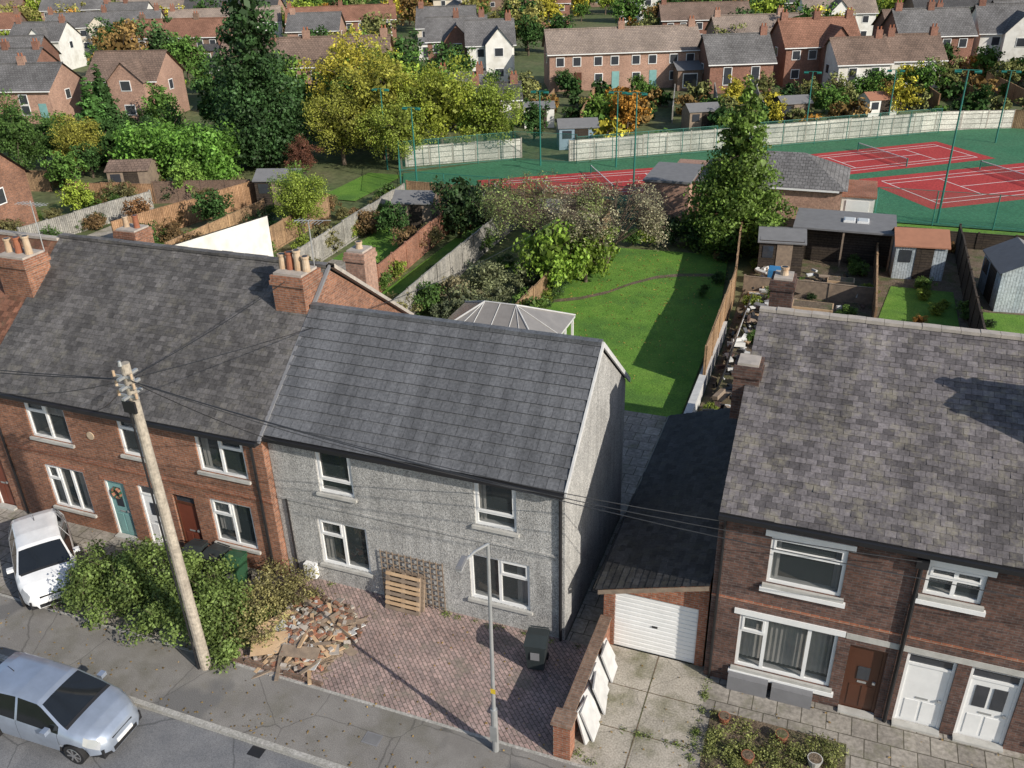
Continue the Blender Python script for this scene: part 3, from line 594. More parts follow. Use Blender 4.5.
mb.tube((-5.95,13.5,6.3),(-6.05,13.05,6.42),.032,.03,'galv_steel'); mb.tube((-6.05,13.05,6.42),(-6.12,12.75,6.42),.03,.03,'galv_steel'); mb.box(-6.02,-5.9,13.41,13.414,2.0,2.15,'plate_yellow'); mb.box(-6.09,-5.91,13.4,13.41,.4,.9,'galv_steel'); mb.build('column',LP)
mb=MB(); M=Matrix.Translation((-6.15,12.6,6.42))@Matrix.Rotation(.1,4,'Z')
mb.box(-.065,.065,-.22,.2,-.01,.05,'lead_grey',M); mb.box(-.05,.05,-.18,.15,.05,.075,'lead_grey',M); mb.box(-.055,.055,-.19,.14,-.05,-.011,'lamp_glass',M); mb.build('lamp_head',LP)
def wheelie(loc,rot,mat):
    e=empty('wheelie_bin',loc,rot,True); mb=MB()
    b=[(-.22,-.25),(.22,-.25),(.22,.25),(-.22,.25)]; t=[(-.28,-.33),(.28,-.33),(.28,.33),(-.28,.33)]
    for i in range(4):
        j=(i+1)%4; mb.face([(b[i][0],b[i][1],.08),(b[j][0],b[j][1],.08),(t[j][0],t[j][1],.95),(t[i][0],t[i][1],.95)],mat)
    mb.box(-.3,.3,-.35,.35,.93,.98,mat)
    mb.face([(x,y,.08) for x,y in b][::-1],mat); mb.build('body',e)
    mb=MB(); mb.face([(-.3,-.37,.99),(.3,-.37,.99),(.29,.02,1.07),(-.29,.02,1.07)],mat); mb.face([(-.29,.02,1.07),(.29,.02,1.07),(.28,.34,1.02),(-.28,.34,1.02)],mat)
    for s in (-1,1): mb.face([(s*.3,-.37,.985),(s*.29,.02,1.07),(s*.28,.34,1.02),(s*.28,.34,.985)],mat)
    mb.face([(-.3,-.37,.985),(.3,-.37,.985),(.3,-.37,.99),(-.3,-.37,.99)],mat)
    mb.tube((-.25,.4,1.0),(.25,.4,1.0),.02,.02,mat); mb.box(-.12,.12,-.34,-.325,.5,.75,'lead_grey'); mb.build('lid',e)
    mb=MB()
    for s in (-.25,.21): mb.tube((s,.28,.1),(s+.05,.28,.1),.1,.1,'tyre',14)
    mb.build('wheels',e)
wheelie((-5.95,16.45,0),.15,'bin_dark'); wheelie((-17.3,16.6,0),.1,'bin_dark'); wheelie((-16.55,16.65,0),-.1,'bin_dark'); wheelie((-15.8,16.55,0),.1,'bin_green')
mb=MB(); mb.box(-4.53,-4.3,14.2,17.84,-.12,.95,'brick_red'); mb.box(-4.57,-4.26,14.2,17.84,.95,1.02,'brick_brown'); mb.box(-4.62,-4.2,13.8,14.2,-.12,1.1,'brick_red'); mb.box(-4.67,-4.15,13.75,14.25,1.1,1.18,'brick_brown'); mb.build('brick_boundary_wall')
e=empty('leaning_slab_stack',(-4,15.6,0)); mb=MB()
for i,(y,o) in enumerate([(14.35,0),(14.75,.04),(15.2,0),(15.65,.08),(16.05,.02),(16.5,.1),(16.9,.03),(14.5,.16),(15.4,.2)]):
    M=Matrix.Translation((-4.0+o,y,0))@Matrix.Rotation(R.uniform(-.18,.18),4,'Z')@Matrix.Rotation(math.radians(-18-R.uniform(0,8)),4,'Y')@Matrix.Rotation(R.uniform(-.12,.12),4,'X')
    mb.box(0,.045,0,.58,0,.95,'slab_grey',M)
mb.build('slabs',e)
e=empty('wooden_pallets',(-10.2,17.2,0)); mb=MB()
for q,yo in ((0,17.08),(1,17.28)):
    M=Matrix.Translation((-10.95+.05*q,yo,0))@Matrix.Rotation(math.radians(-12),4,'X')
    for i in range(3): mb.box(.0+i*.5,.1+i*.5,.03,.12,0,1.25,'timber_old',M)
    for i in range(8): mb.box(0,1.1,0,.028,.02+i*.16,.12+i*.16,'timber_new' if q==0 and i%3 else 'timber_old',M)
mb.build('pallets',e)
e=empty('garden_trellis',(-10.2,17.5,0)); mb=MB()
for i in range(11): mb.box(-11.2+i*.2,-11.17+i*.2,17.52,17.54,0,1.8,'timber_old')
for i in range(9): mb.box(-11.2,-9.17,17.545,17.56,.1+i*.2,.13+i*.2,'timber_old')
mb.build('lattice',e)
# rubble pile
e=empty('rubble_pile',(-12.5,15.4,0)); mb=MB(); rr=random.Random(3)
nx=34; g=[[0]*nx for _ in range(nx)]
for i in range(nx):
    for j in range(nx):
        u=i/(nx-1)*2-1;v=j/(nx-1)*2-1; d=math.hypot(u,v); z=max(0,1-d*d)*(.3+.1*math.sin(i*.9)*math.cos(j*1.1))+rr.uniform(-.03,.05); g[i][j]=(-12.6+u*1.5,15.4+v*1.55,z-.03)
for i in range(nx-1):
    for j in range(nx-1): mb.face([g[i][j],g[i+1][j],g[i+1][j+1],g[i][j+1]],'rubble_dirt')
mb.build('heap',e)
mb=MB()
for i in range(330):
    a=rr.uniform(0,6.28); d=rr.random()**.55*1.55; x_=-12.6+d*math.cos(a);y_=15.4+d*math.sin(a); z=max(0,.3*(1-(d/1.5)**2))+.02
    kind=rr.random(); M=Matrix.Translation((x_,y_,z))@Matrix.Rotation(rr.uniform(0,3.14),4,'Z')@Matrix.Rotation(rr.uniform(-.22,.22),4,'X')@Matrix.Rotation(rr.uniform(-.18,.18),4,'Y')
    if kind<.12: mb.box(-rr.uniform(.3,.8),rr.uniform(.2,.6),-.05,.05,0,.03,rr.choice(['timber_old','timber_old','timber_new','timber_new']),M)
    elif kind<.4: s_=rr.uniform(.4,1); mb.box(-.11*s_,.11*s_,-.05,.05,0,.07,rr.choice(['brick_red','brick_orange','brick_brown','coping']),M)
    elif kind<.52: mb.box(-rr.uniform(.1,.3),rr.uniform(.1,.3),-rr.uniform(.1,.2),.12,0,.02,rr.choice(['timber_old','coping','timber_new','tarp_white','rust_roof']),M)
    else: s_=rr.uniform(.02,.07); mb.box(-s_,s_,-s_,s_*.7,0,s_,rr.choice(['rubble_dirt','coping','brick_brown','concrete','tarp_white']),M)
for (x_,y_,a,w_,h_,m_) in ((-13.2,14.5,.5,.5,.35,'timber_new'),(-12.9,15.0,-.3,.55,.25,'tarp_white'),(-13.4,15.2,1.1,.55,.3,'timber_new'),(-12.2,14.5,.2,.55,.18,'timber_old')):
    mb.box(-w_,w_,-h_,h_,0,.025,m_,Matrix.Translation((x_,y_,.26))@Matrix.Rotation(a,4,'Z')@Matrix.Rotation(.2,4,'X'))
mb.build('planks_and_bricks',e)
mb=MB()
for i in range(5): mb.box(-14.2+i*.62,-13.62+i*.62,13.82,13.92,-.05,.12+R.uniform(-.05,.02),'brick_brown')
mb.build('low_garden_edging')
rect('front_garden_soil',-1.25,2.0,13.95,16.5,.004,'soil')
e=empty('plant_pots',(0,15,0)); mb=MB()
for x_,y_,s in ((-.2,15.2,.16),(.5,16.1,.16),(1.3,15.6,.18),(-.9,16.2,.15),(.9,14.8,.14)): mb.tube((x_,y_,0),(x_,y_,s*1.4),s*.7,s,'pot_terracotta' if s<.17 else 'stone_sill',14); mb.tube((x_,y_,s*1.4+.001),(x_,y_,s*1.4+.004),s*.85,s*.85,'soil',14)
mb.build('pots',e)
k=110; C=np.stack([r.uniform(-1.2,1.9,k),r.uniform(14,16.4,k),r.random(k)*.16],axis=1)
foliage_mesh('garden_weeds_mesh',[leafcloud(C,np.full(k,.2),12000,.05,r,r.random(k),up=.5)]); veg('garden_weeds','garden_weeds_mesh',(0,0,0),1,(.2,.22,.07),rot=0)
k=60; C=np.stack([np.concatenate([r.uniform(-4.2,-1.6,20),np.full(20,-1.5),r.uniform(-14,-5,20)]),np.concatenate([r.uniform(13.9,14.1,10),r.uniform(15.05,15.15,10),r.uniform(13.9,17.5,20),r.uniform(17.4,17.5,20)]),np.full(60,.0)],axis=1)
foliage_mesh('crack_weeds_mesh',[leafcloud(C,np.full(k,.14),2600,.04,r,r.random(k),up=.5,squash=.4)]); veg('paving_weeds','crack_weeds_mesh',(0,0,.02),1,(.15,.2,.05),rot=0)
k=900; C=np.stack([r.uniform(-24,6,k),11.9+r.random(k)**2*5.5,np.full(k,.012)],axis=1)
foliage_mesh('fallen_leaves_mesh',[leafcloud(C,np.full(k,.02),1400,.055,r,r.random(k),up=4,squash=.05)]); veg('fallen_leaves','fallen_leaves_mesh',(0,0,.012),1,(.3,.2,.07),rot=0)
k=900; C=np.stack([r.uniform(-13.5,-5.4,k),31+r.random(k)**.5*19.5,np.full(k,-.03)],axis=1)
foliage_mesh('lawn_leaves_mesh',[leafcloud(C,np.full(k,.02),1300,.09,r,r.random(k),up=4,squash=.05)]); veg('fallen_leaves','lawn_leaves_mesh',(0,0,0),1,(.32,.24,.06),rot=0)
# ---------------------------------------------------------------- cars
def car(name,loc,head,paint,L=3.95,W=1.7,Hh=1.48):
    e=empty(name,loc,head,True); k=L/3.9; hz=Hh/1.5
    tx=[-1.95,-1.93,-1.86,-1.48,-1.2,-.3,.3,.42,1.05,1.12,1.5,1.75,1.88,1.95]; tz=[.62,.86,1.0,1.40,1.465,1.5,1.46,1.41,1.0,.965,.87,.76,.64,.5]
    wx=[-1.95,-1.85,-1.65,-1.2,.9,1.3,1.6,1.8,1.9,1.95]; wv=[.78,.9,.96,1,1,.97,.9,.78,.66,.55]
    bx=[-1.95,-1.8,-1.2,0,1.0,1.3,1.95]; bz=[.80,.97,.98,.93,.88,.83,.44]
    xs=sorted(set([round(v,4) for v in list(np.linspace(-1.95,1.95,92))+tx+[-.3,-.24,-1.12,-1.0,.30,.42,-.272,-.262,.888,.9]]))
    rings=[]
    for x in xs:
        zt=float(np.interp(x,tx,tz))*hz; w=W/2*float(np.interp(x,wx,wv)); zb=min(float(np.interp(x,bx,bz)),zt-.02)
        zl=.2
        for xc in (-1.2,1.22):
            if abs(x-xc)<.35: zl=max(zl,.29+math.sqrt(.35**2-(x-xc)**2))
        cab=max(0,zt-zb-.03); wr=w*.955-.42*cab
        if cab<.08: wr=w*.86
        m=max(.6,zl+.03); m=min(m,zb-.05) if zb>.7 else min(.6,(zl+zb)/2)
        p=[(w*.9,zl),(w*.985,max(zl+.01,min(m-.01,zl+.12))),(w,m),(w*.985,max(m+.005,zb-.05)),(w*.955,zb),(wr,max(zb+.004,zt-.055 if cab>.08 else zt-.012)),(wr-.06,zt-.012),(wr*.5,zt+.008),(0,zt+.014)]
        rings.append([(x*k,y,z) for y,z in p])
    mb=MB(); nP=9
    for side in (1,-1):
        base=len(mb.v)
        for rg in rings:
            for (x,y,z) in rg: mb.v.append((x,y*side,z))
        for i in range(len(rings)-1):
            xm=(xs[i]+xs[i+1])/2; zt=float(np.interp(xm,tx,tz)); zb=float(np.interp(xm,bx,bz))
            for j in range(nP-1):
                mt=paint
                if j==4 and -1.5<xm<.92 and zt-zb>.14 and not(-.31<xm<-.23) and not(-1.13<xm<-1.0): mt='car_glass'
                if j>=6 and (.43<xm<1.04 or -1.84<xm<-1.5): mt='car_glass'
                if j>=6 and 1.04<xm<1.11: mt='black_plastic'
                if j==0 and not any(abs(xm-c)<.36 for c in(-1.2,1.22)): mt='black_plastic'
                if j in(2,3) and xm<-1.76: mt='tail_red'
                if j in(3,4) and 1.5<xm<1.84: mt='headlamp'
                if j in(1,2,3) and (-.272<xm<-.262 or .888<xm<.9): mt='black_plastic'
                a=base+i*nP+j; q=(a,a+nP,a+nP+1,a+1)
                if side<0: q=q[::-1]
                mb.f.append(q[::-1]); mb.m.append(mb.mi(mt))
    for rg,mt,fl in ((rings[0],paint,1),(rings[-1],paint,0)):
        ring=[(x,y,z) for x,y,z in rg]+[(x,-y,z) for x,y,z in rg[-2::-1]]
        mb.face(ring if fl else ring[::-1],mt)
    o=mb.build('body',e,smooth=True,uv=False)
    import bmesh
    bm=bmesh.new(); bm.from_mesh(o.data); bmesh.ops.remove_doubles(bm,verts=bm.verts,dist=.0005); bmesh.ops.recalc_face_normals(bm,faces=bm.faces)
    for ed in bm.edges:
        if len(ed.link_faces)==2 and (ed.link_faces[0].material_index!=ed.link_faces[1].material_index or ed.calc_face_angle(0)>.6): ed.smooth=False
    bm.to_mesh(o.data); bm.free()
    mb=MB(); mb.box(-1.9*k,1.88*k,-W*.37,W*.37,.18,.45,'black_plastic')
    mb.box(1.95*k,1.975*k,-.26,.26,.36,.46,'upvc_white'); mb.box(-1.975*k,-1.945*k,-.26,.26,.62,.73,'plate_yellow')
    mb.box(1.90*k,1.958*k,-.40,.40,.22,.34,'black_plastic'); mb.box(1.86*k,1.93*k,-.34,.34,.53,.585,'black_plastic')
    for s in (1,-1):
        mb.box(.62*k,.76*k,s*(W/2-.03) if s>0 else -W/2-.15,s*(W/2+.15) if s>0 else -(W/2-.03),.94,1.05,paint)
    mb.tube((-.9*k,0,1.48*hz),(-1.05*k,0,1.62*hz),.012,.006,'pipe_black',5)
    mb.build('trim_and_mirrors',e)
    mb=MB()
    for xc in (-1.2*k,1.22*k):
        for s in (1,-1):
            y0=s*(W/2-.2);y1=s*(W/2-.01); mb.tube((xc,y0,.3),(xc,y1,.3),.3,.3,'tyre',24); mb.tube((xc,y1,.3),(xc,y1+s*.006,.3),.2,.2,'black_plastic',24)
            mb.tube((xc,y1+s*.006,.3),(xc,y1+s*.012,.3),.05,.05,'alloy',12)
            for a in range(7):
                M=Matrix.Translation((xc,y1+s*.012,.3))@Matrix.Rotation(a*6.283/7,4,'Y'); mb.box(-.022,.022,-.004,.004,.03,.2,'alloy',M)
            mb.tube((xc,y1+s*.002,.3),(xc,y1+s*.008,.3),.215,.205,'alloy',24,False)
    mb.build('wheels',e)
car('white_car',(-21.9,15.05,0),math.radians(-38),'paint_white',L=3.95,W=1.74)
car('silver_car',(-16.95,10.6,-.1),math.radians(2),'paint_silver',L=4.25,W=1.8,Hh=1.54)
# ---------------------------------------------------------------- back gardens
def fence(name,pts,h,mat,t=.05,z=0,post=2.0,postmat=None):
    mb=MB()
    for (xa,ya),(xb,yb) in zip(pts[:-1],pts[1:]):
        d=Vector((xb-xa,yb-ya,0)); L=d.length; M=Matrix.Translation((xa,ya,z))@Matrix.Rotation(math.atan2(d.y,d.x),4,'Z')
        n=max(1,round(L/post)); s=L/n
        for i in range(n):
            zz=R.uniform(-.05,.05); mb.box(i*s+.05,(i+1)*s-.05,-t/2,t/2,-.14,h+zz,mat,M); mb.box(i*s+.05,(i+1)*s-.05,-t/2-.02,t/2+.02,h+zz,h+zz+.03,postmat or mat,M)
            mb.box(i*s-.05,i*s+.05,-.06,.06,-.14,h+.08,postmat or mat,M)
        mb.box(L-.05,L+.05,-.06,.06,-.14,h+.08,postmat or mat,M)
    return mb.build(name)
sheet('lawn',[(-13.6,31),(-4.9,31),(-5.0,42),(-5.9,51.5),(-13.6,51.0),(-14.1,40)],-.05,'lawn_grass')
mb=MB(); pts=[(-13.8,41.5),(-12.5,42.3),(-11.3,43.6),(-10.4,45.2),(-9.3,46.6),(-8,47.4),(-6.2,47.9)]
for (a,b) in zip(pts[:-1],pts[1:]):
    mb.face([(a[0],a[1]-.25,-.04),(b[0],b[1]-.25,-.04),(b[0],b[1]+.25,-.04),(a[0],a[1]+.25,-.04)],'soil')
mb.build('garden_path')
mb=MB(); mb.box(-14.5,-4.7,23.9,31,-.13,-.03,'flagstones'); mb.build('patio')
mb=MB(); mb.box(-5.5,-4.5,17.6,23.9,-.13,-.02,'flagstones'); mb.build('side_passage')
mb=MB(); mb.box(-4.65,-4.35,27.4,40,-.13,.6,'slab_grey'); mb.build('garden_retaining_wall')
fence('garden_fence',[(-4.45,34),(-4.6,44),(-5.2,50),(-5.5,54)],1.9,'fence_wood',.05,.0)
fence('garden_fence',[(-14.3,33.5),(-14.3,44),(-14.0,54)],1.3,'fence_wood')
fence('garden_fence',[(-20.1,27),(-20.1,37),(-20.4,48),(-20.4,54)],1.6,'fence_grey')
fence('garden_fence',[(-24,27),(-23.5,40),(-24.5,54)],1.5,'brick_red')
fence('garden_fence',[(-29,36),(-29.5,43),(-30,56)],1.5,'fence_grey')
fence('garden_fence',[(-33,36),(-34,52)],1.5,'fence_wood')
fence('garden_fence',[(-44,42),(-41,55)],1.6,'fence_orange')
fence('garden_fence',[(-38,38),(-38,50)],1.4,'fence_wood')
fence('garden_fence',[(-55,50),(-49,51.5)],1.4,'fence_orange'); fence('garden_fence',[(-49,51.5),(-42,54)],1.5,'brick_brown'); fence('garden_fence',[(-50,40),(-48,50)],1.3,'fence_grey')
fence('garden_fence',[(-30,56.5),(-20,56.5),(-14,55.5)],1.6,'fence_wood')
fence('garden_fence',[(-70,50),(-60,52)],1.5,'fence_wood')
rect('lawn',-23.3,-20.5,38,50,-.06,'lawn_grass'); rect('lawn',-29,-24.4,44,52,-.06,'lawn_grass'); rect('lawn',-37.5,-34.2,56,64,-.06,'lawn_grass')
sheet('lawn',[(-43,40),(-34,43),(-34.5,50),(-41,50)],-.06,'lawn_grass'); sheet('lawn',[(-57,44),(-50,46),(-49,51),(-57,50)],-.06,'rough_grass')
rect('garden_ground',-20,-14.4,27,54,-.07,'rough_grass'); rect('patio',-29,-24.4,36,44,-.065,'flagstones'); rect('patio',-48,-44,40,50,-.065,'concrete')
for i in range(130):
    x_=R.uniform(-60,-21); y_=R.uniform(35,56)
    if (-23.4<x_<-20.5 and 37<y_<50) or (-28.5<x_<-25 and 44<y_<52): continue
    if i>60:
        x_=R.choice([-24.2,-29.6,-33.4,-38.2,-43,-49,-20.8,-14.6])+R.uniform(-.8,.8)
    veg('shrub','bush_mid%d'%(i%2),(x_,y_,-.1),R.uniform(.35,.95),R.choice([GREEN,DG,YG,LG,(.18,.17,.07),(.2,.13,.06)]))
for x_,y_,s_,c_ in ((-40,47,.4,DG),(-47,53,.4,LG),(-52,47,.35,YG),(-27,48.5,.33,DG),(-58,52,.45,GREEN),(-45.5,46,.3,(.18,.1,.05))): veg('tree','tree_far1',(x_,y_,-.1),s_,c_)
def shed(name,x,y,rot,w,d,h,wall,roof,rh=.5,door=True):
    e=empty(name,(x,y,-.1),rot,True); mb=MB(); mb.box(-w/2,w/2,-d/2,d/2,0,h,wall)
    for s in (-1,1): mb.face([(s*w/2,-d/2,h),(s*w/2,d/2,h),(s*w/2,0,h+rh)],wall)
    mb.build('walls',e)
    mb=MB(); o=.12
    for s in (-1,1):
        mb.face([(-w/2-o,s*(d/2+o),h-.05),(w/2+o,s*(d/2+o),h-.05),(w/2+o,0,h+rh+.03),(-w/2-o,0,h+rh+.03)],roof); mb.face([(-w/2-o,s*(d/2+o),h-.12),(w/2+o,s*(d/2+o),h-.12),(w/2+o,s*(d/2+o),h-.05),(-w/2-o,s*(d/2+o),h-.05)],roof)
    mb.build('roof',e)
    mb=MB(); mb.box(-w*.1,w*.25,-d/2-.03,-d/2-.002,.05,h*.92,'board_dark' if wall!='board_dark' else 'timber_old'); mb.box(-w*.42,-w*.18,-d/2-.03,-d/2-.002,h*.5,h*.85,'glass_far'); mb.build('door_and_window',e)
e=empty('conservatory',(-12.6,31,0)); mb=MB(); x0,x1,y0,y1=-15.2,-10.2,29.2,33.4; mb.box(x0,x1,y0,y1,-.1,.7,'render_white')
zt=2.75
for x_ in np.linspace(x0,x1,6): 
    for y_ in (y0,y1): mb.box(x_-.04,x_+.04,y_-.04,y_+.04,.7,zt,'upvc_white')
for y_ in np.linspace(y0,y1,5):
    for x_ in (x0,x1): mb.box(x_-.045,x_+.045,y_-.045,y_+.045,.7,zt+.002,'upvc_white')
mb.box(x0-.1,x1+.1,y0-.1,y1+.1,zt,zt+.1,'slab_grey'); mb.build('frame',e)
mb=MB(); ax,bx_=x0+1.8,x1-1.8; ym=(y0+y1)/2; zr=3.95
A=(ax,ym,zr);B=(bx_,ym,zr); c=[(x0-.1,y0-.1,zt+.1),(x1+.1,y0-.1,zt+.1),(x1+.1,y1+.1,zt+.1),(x0-.1,y1+.1,zt+.1)]
mb.face([c[0],c[1],B,A],'polycarb'); mb.face([c[1],c[2],B],'polycarb'); mb.face([c[2],c[3],A,B],'polycarb'); mb.face([c[3],c[0],A],'polycarb'); mb.build('roof_panels',e)
mb=MB(); 
for p_,q_ in ((c[0],A),(c[1],B),(c[2],B),(c[3],A),(A,B)): mb.tube(Vector(p_)+Vector((0,0,.02)),Vector(q_)+Vector((0,0,.02)),.035,.035,'slab_grey',6)
for i in range(1,6):
    t_=i/6; px=c[0][0]+(c[1][0]-c[0][0])*t_; tx_=min(max(px,ax),bx_); mb.tube((px,c[0][1],zt+.12),(tx_,ym,zr+.02),.018,.018,'slab_grey',5)
mb.tube((c[1][0],ym,zt+.12),(bx_,ym,zr+.02),.018,.018,'slab_grey',5)
mb.build('glazing_bars',e)
shed('garden_shed',-27,52,.2,2.6,2.2,1.9,'timber_old','felt'); shed('garden_shed',-22.6,53,.1,2.6,2.4,2.0,'brick_red','felt'); shed('garden_shed',-39.5,54.5,.3,3.2,2.6,2,'board_dark','felt'); shed('garden_shed',-17,52.5,.1,2.2,2,1.9,'timber_old','felt'); shed('garden_shed',-53,54,.4,3.2,2.6,2,'timber_old','roof_brown')
# right gardens
rect('garden_ground',-4.3,14,28,57,-.09,'soil'); sheet('lawn',[(2.5,43.5),(6.3,43.5),(6.3,49),(3.2,49)],-.06,'lawn_grass'); sheet('lawn',[(7.2,43),(14,43),(14,47),(7.2,46.5)],-.06,'lawn_grass')
rect('grass_verge',-4.5,24,57.2,61,-.06,'lawn_grass')
fence('garden_fence',[(6.7,30),(6.8,56)],1.6,'board_dark'); fence('garden_fence',[(-4.4,56.8),(6,56.9),(14,57)],.9,'board_dark'); fence('garden_fence',[(2.3,42),(2.3,54)],1.3,'fence_wood')
fence('garden_fence',[(-4.3,46),(2.3,46)],.8,'timber_old')
shed('white_shed',4.4,51.6,.1,2.6,2.2,2.0,'board_pale','rust_roof',.6); shed('blue_shed',9.2,48.8,-1.45,3.6,2.8,2.1,'board_pale','felt',.7); shed('garden_shed',-2.9,50.5,.1,2.4,2.8,2.0,'board_dark','felt',.3)
e=empty('garden_outbuilding',(0.2,53.5,0)); mb=MB(); mb.box(-2.2,3.0,52.2,55.2,-.1,2.0,'board_dark'); mb.box(-2.4,3.2,51.4,55.4,2.0,2.1,'felt')
for x_ in (-2.2,0.4,3.0): mb.box(x_-.05,x_+.05,51.45,51.55,-.1,2.0,'timber_old')
for x_ in (.3,1.05): mb.box(x_,x_+.65,53.0,53.8,2.1,2.2,'upvc_white'); mb.box(x_+.06,x_+.59,53.06,53.74,2.2,2.23,'lamp_glass')
mb.build('walls_and_roof',e)
e=empty('garden_clutter',(-1,42,0)); mb=MB(); rr=random.Random(12)
for i in range(320):
    x_=rr.uniform(-4.0,-2.2) if rr.random()<.6 else rr.uniform(-4,2.1); y_=rr.uniform(30,50); M=Matrix.Translation((x_,y_,-.05+rr.uniform(0,.3)))@Matrix.Rotation(rr.uniform(0,3.14),4,'Z')@Matrix.Rotation(rr.uniform(-.4,.4),4,'X')
    s=rr.uniform(.05,.3); mb.box(-s,s*rr.uniform(.5,2.5),-s*.4,s*.4,0,rr.uniform(.02,.2),rr.choice(['tarp_white','timber_old','slab_grey','black_plastic','brick_dark','timber_new','lead_grey','pipe_black','black_plastic','timber_old']),M)
for i in range(9): 
    M=Matrix.Translation((-3.9,33+i*1.1,0))@Matrix.Rotation(.3,4,'Y'); mb.box(0,.03,0,1.0,0,1.1,rr.choice(['timber_old','black_plastic','lead_grey','slab_grey']),M)
mb.box(-3.2,-2.5,47,47.8,0,.9,'blue_tarp'); mb.build('junk',e)
e=empty('raised_planters',(0,46,0)); mb=MB()
for x_,y_,w,d in ((-1.6,47.2,1.6,.8),(.6,48.2,1.4,.8),(-.6,44,2,1),( .9,41,1.6,1),(-1.5,39,1.2,2)):
    mb.box(x_-w/2,x_+w/2,y_-d/2,y_+d/2,-.1,.35,'timber_new'); mb.box(x_-w/2+.06,x_+w/2-.06,y_-d/2+.06,y_+d/2-.06,.3,.36,'soil')
mb.build('planter_boxes',e)
for i in range(60):
    veg('shrub','bush_mid%d'%(i%2),(R.uniform(-4,13),R.uniform(29,56),-.1),R.uniform(.2,.5),R.choice([GREEN,DG,YG,LG,OR]))
# ---------------------------------------------------------------- clubhouse
e=empty('brick_clubhouse',(-6,62,0)); mb=MB(); mb.box(-11.5,0,58.6,64.5,-.1,2.5,'brick_pink'); mb.box(-12.5,-9.5,57.2,62,-.1,2.6,'brick_pink'); mb.build('walls',e)
mb=MB(); a=[(-9.4,58.3,2.5),(.3,58.3,2.5),(.3,64.8,2.5),(-9.4,64.8,2.5)]; rA=(-6.5,61.5,4.1); rB=(-2.7,61.5,4.1)
mb.face([a[0],a[1],rB,rA],'roof_grey'); mb.face([a[1],a[2],rB],'roof_grey'); mb.face([a[2],a[3],rA,rB],'roof_grey'); mb.face([a[3],a[0],rA],'roof_grey'); mb.box(-12.6,-9.4,57.1,62.2,2.6,2.75,'felt'); mb.box(.02,2.0,59,63,-.1,2.0,'render_white'); mb.box(-.1,2.1,58.9,63.1,2.0,2.12,'brick_red'); mb.build('roof',e)
mb=MB(); mb.box(.3,1.7,58.95,58.99,0,1.8,'upvc_white'); mb.box(-8.5,-.2,58.3,58.5,2.38,2.5,'upvc_white'); mb.build('doors_and_fascia',e)
# ---------------------------------------------------------------- tennis
sheet('tennis_court_surface',[(-34.5,64.5),(-30.8,57.2),(-13,57),(-12,64.5),(2.2,61.2),(16,61.2),(50,64),(50,118),(7.5,91.8),(-21.5,71.8),(-27.5,71.5)],-.05,'court_green')
def court(x,y,ang,L,W):
    e=empty('tennis_court',(x,y,-.045),math.radians(ang),True); mb=MB(); mb.face([(0,-W,0),(L,-W,0),(L,0,0),(0,0,0)],'court_red'); mb.build('red_surface',e)
    mb=MB(); a=.06*L;b=L*.94;c=-W*.12;d=-W*.88; t=.08
    def ln(x0,x1,y0,y1): mb.face([(x0,y0,.006),(x1,y0,.006),(x1,y1,.006),(x0,y1,.006)],'line_white')
    w2=(c-d)*.125
    ln(a,b,c-t,c);ln(a,b,d,d+t);ln(a,a+t,d+t,c-t);ln(b-t,b,d+t,c-t); ln(a+t,b-t,c-w2-t,c-w2);ln(a+t,b-t,d+w2,d+w2+t); s1=L*.27;s2=L*.73
    ln(s1,s1+t,d+w2+t,c-w2-t);ln(s2-t,s2,d+w2+t,c-w2-t);ln(s1+t,s2-t,-W/2-t/2,-W/2+t/2); mb.build('line_markings',e)
    mb=MB(); mb.box(L/2-.01,L/2+.01,d-.5,c+.5,.1,.62,'mesh_netting'); mb.box(L/2-.02,L/2+.02,d-.5,c+.5,.62,.68,'line_white')
    for y_ in (d-.5,c+.5): mb.tube((L/2,y_,0),(L/2,y_,.7),.05,.05,'green_post')
    mb.build('net',e)
court(-27.6,64,31,18.6,7.3); court(-6.2,77.2,37,16.8,7); court(1,72,35,21,8.6)
def netfence(pts,h):
    e=empty('court_mesh_fence',(pts[0][0],pts[0][1],0)); mb=MB(); pm=MB()
    for (xa,ya),(xb,yb) in zip(pts[:-1],pts[1:]):
        mb.face([(xa,ya,0),(xb,yb,0),(xb,yb,h),(xa,ya,h)],'mesh_netting'); n=max(1,int(math.hypot(xb-xa,yb-ya)/3))
        for i in range(n+1): X=xa+(xb-xa)*i/n;Y=ya+(yb-ya)*i/n; pm.tube((X,Y,-.1),(X,Y,h),.035,.035,'green_post',6)
        for z in (h,.1): pm.tube((xa,ya,z),(xb,yb,z),.02,.02,'green_post',5)
    mb.build('netting',e); pm.build('posts',e)
netfence([(-35,65),(-30.8,57)],2.6); netfence([(-30.8,57),(-13,57)],2.2); netfence([(2.2,61.2),(20,61.2)],2.2); netfence([(-35,65),(-27,71.2),(-21.5,71.3)],2.4); netfence([(-21.5,71.3),(7.5,91)],2.2)
fence('concrete_panel_fence',[(-35.5,67),(-27,72.7)],1.5,'concrete_panels',.08,0,2.2,'coping'); fence('concrete_panel_fence',[(-22.5,72.4),(7.2,92.4),(14,95)],1.6,'concrete_panels',.08,0,2.2,'coping')
fence('wooden_panel_fence',[(14,95),(30,93)],1.6,'fence_wood',.08,0,2.2)
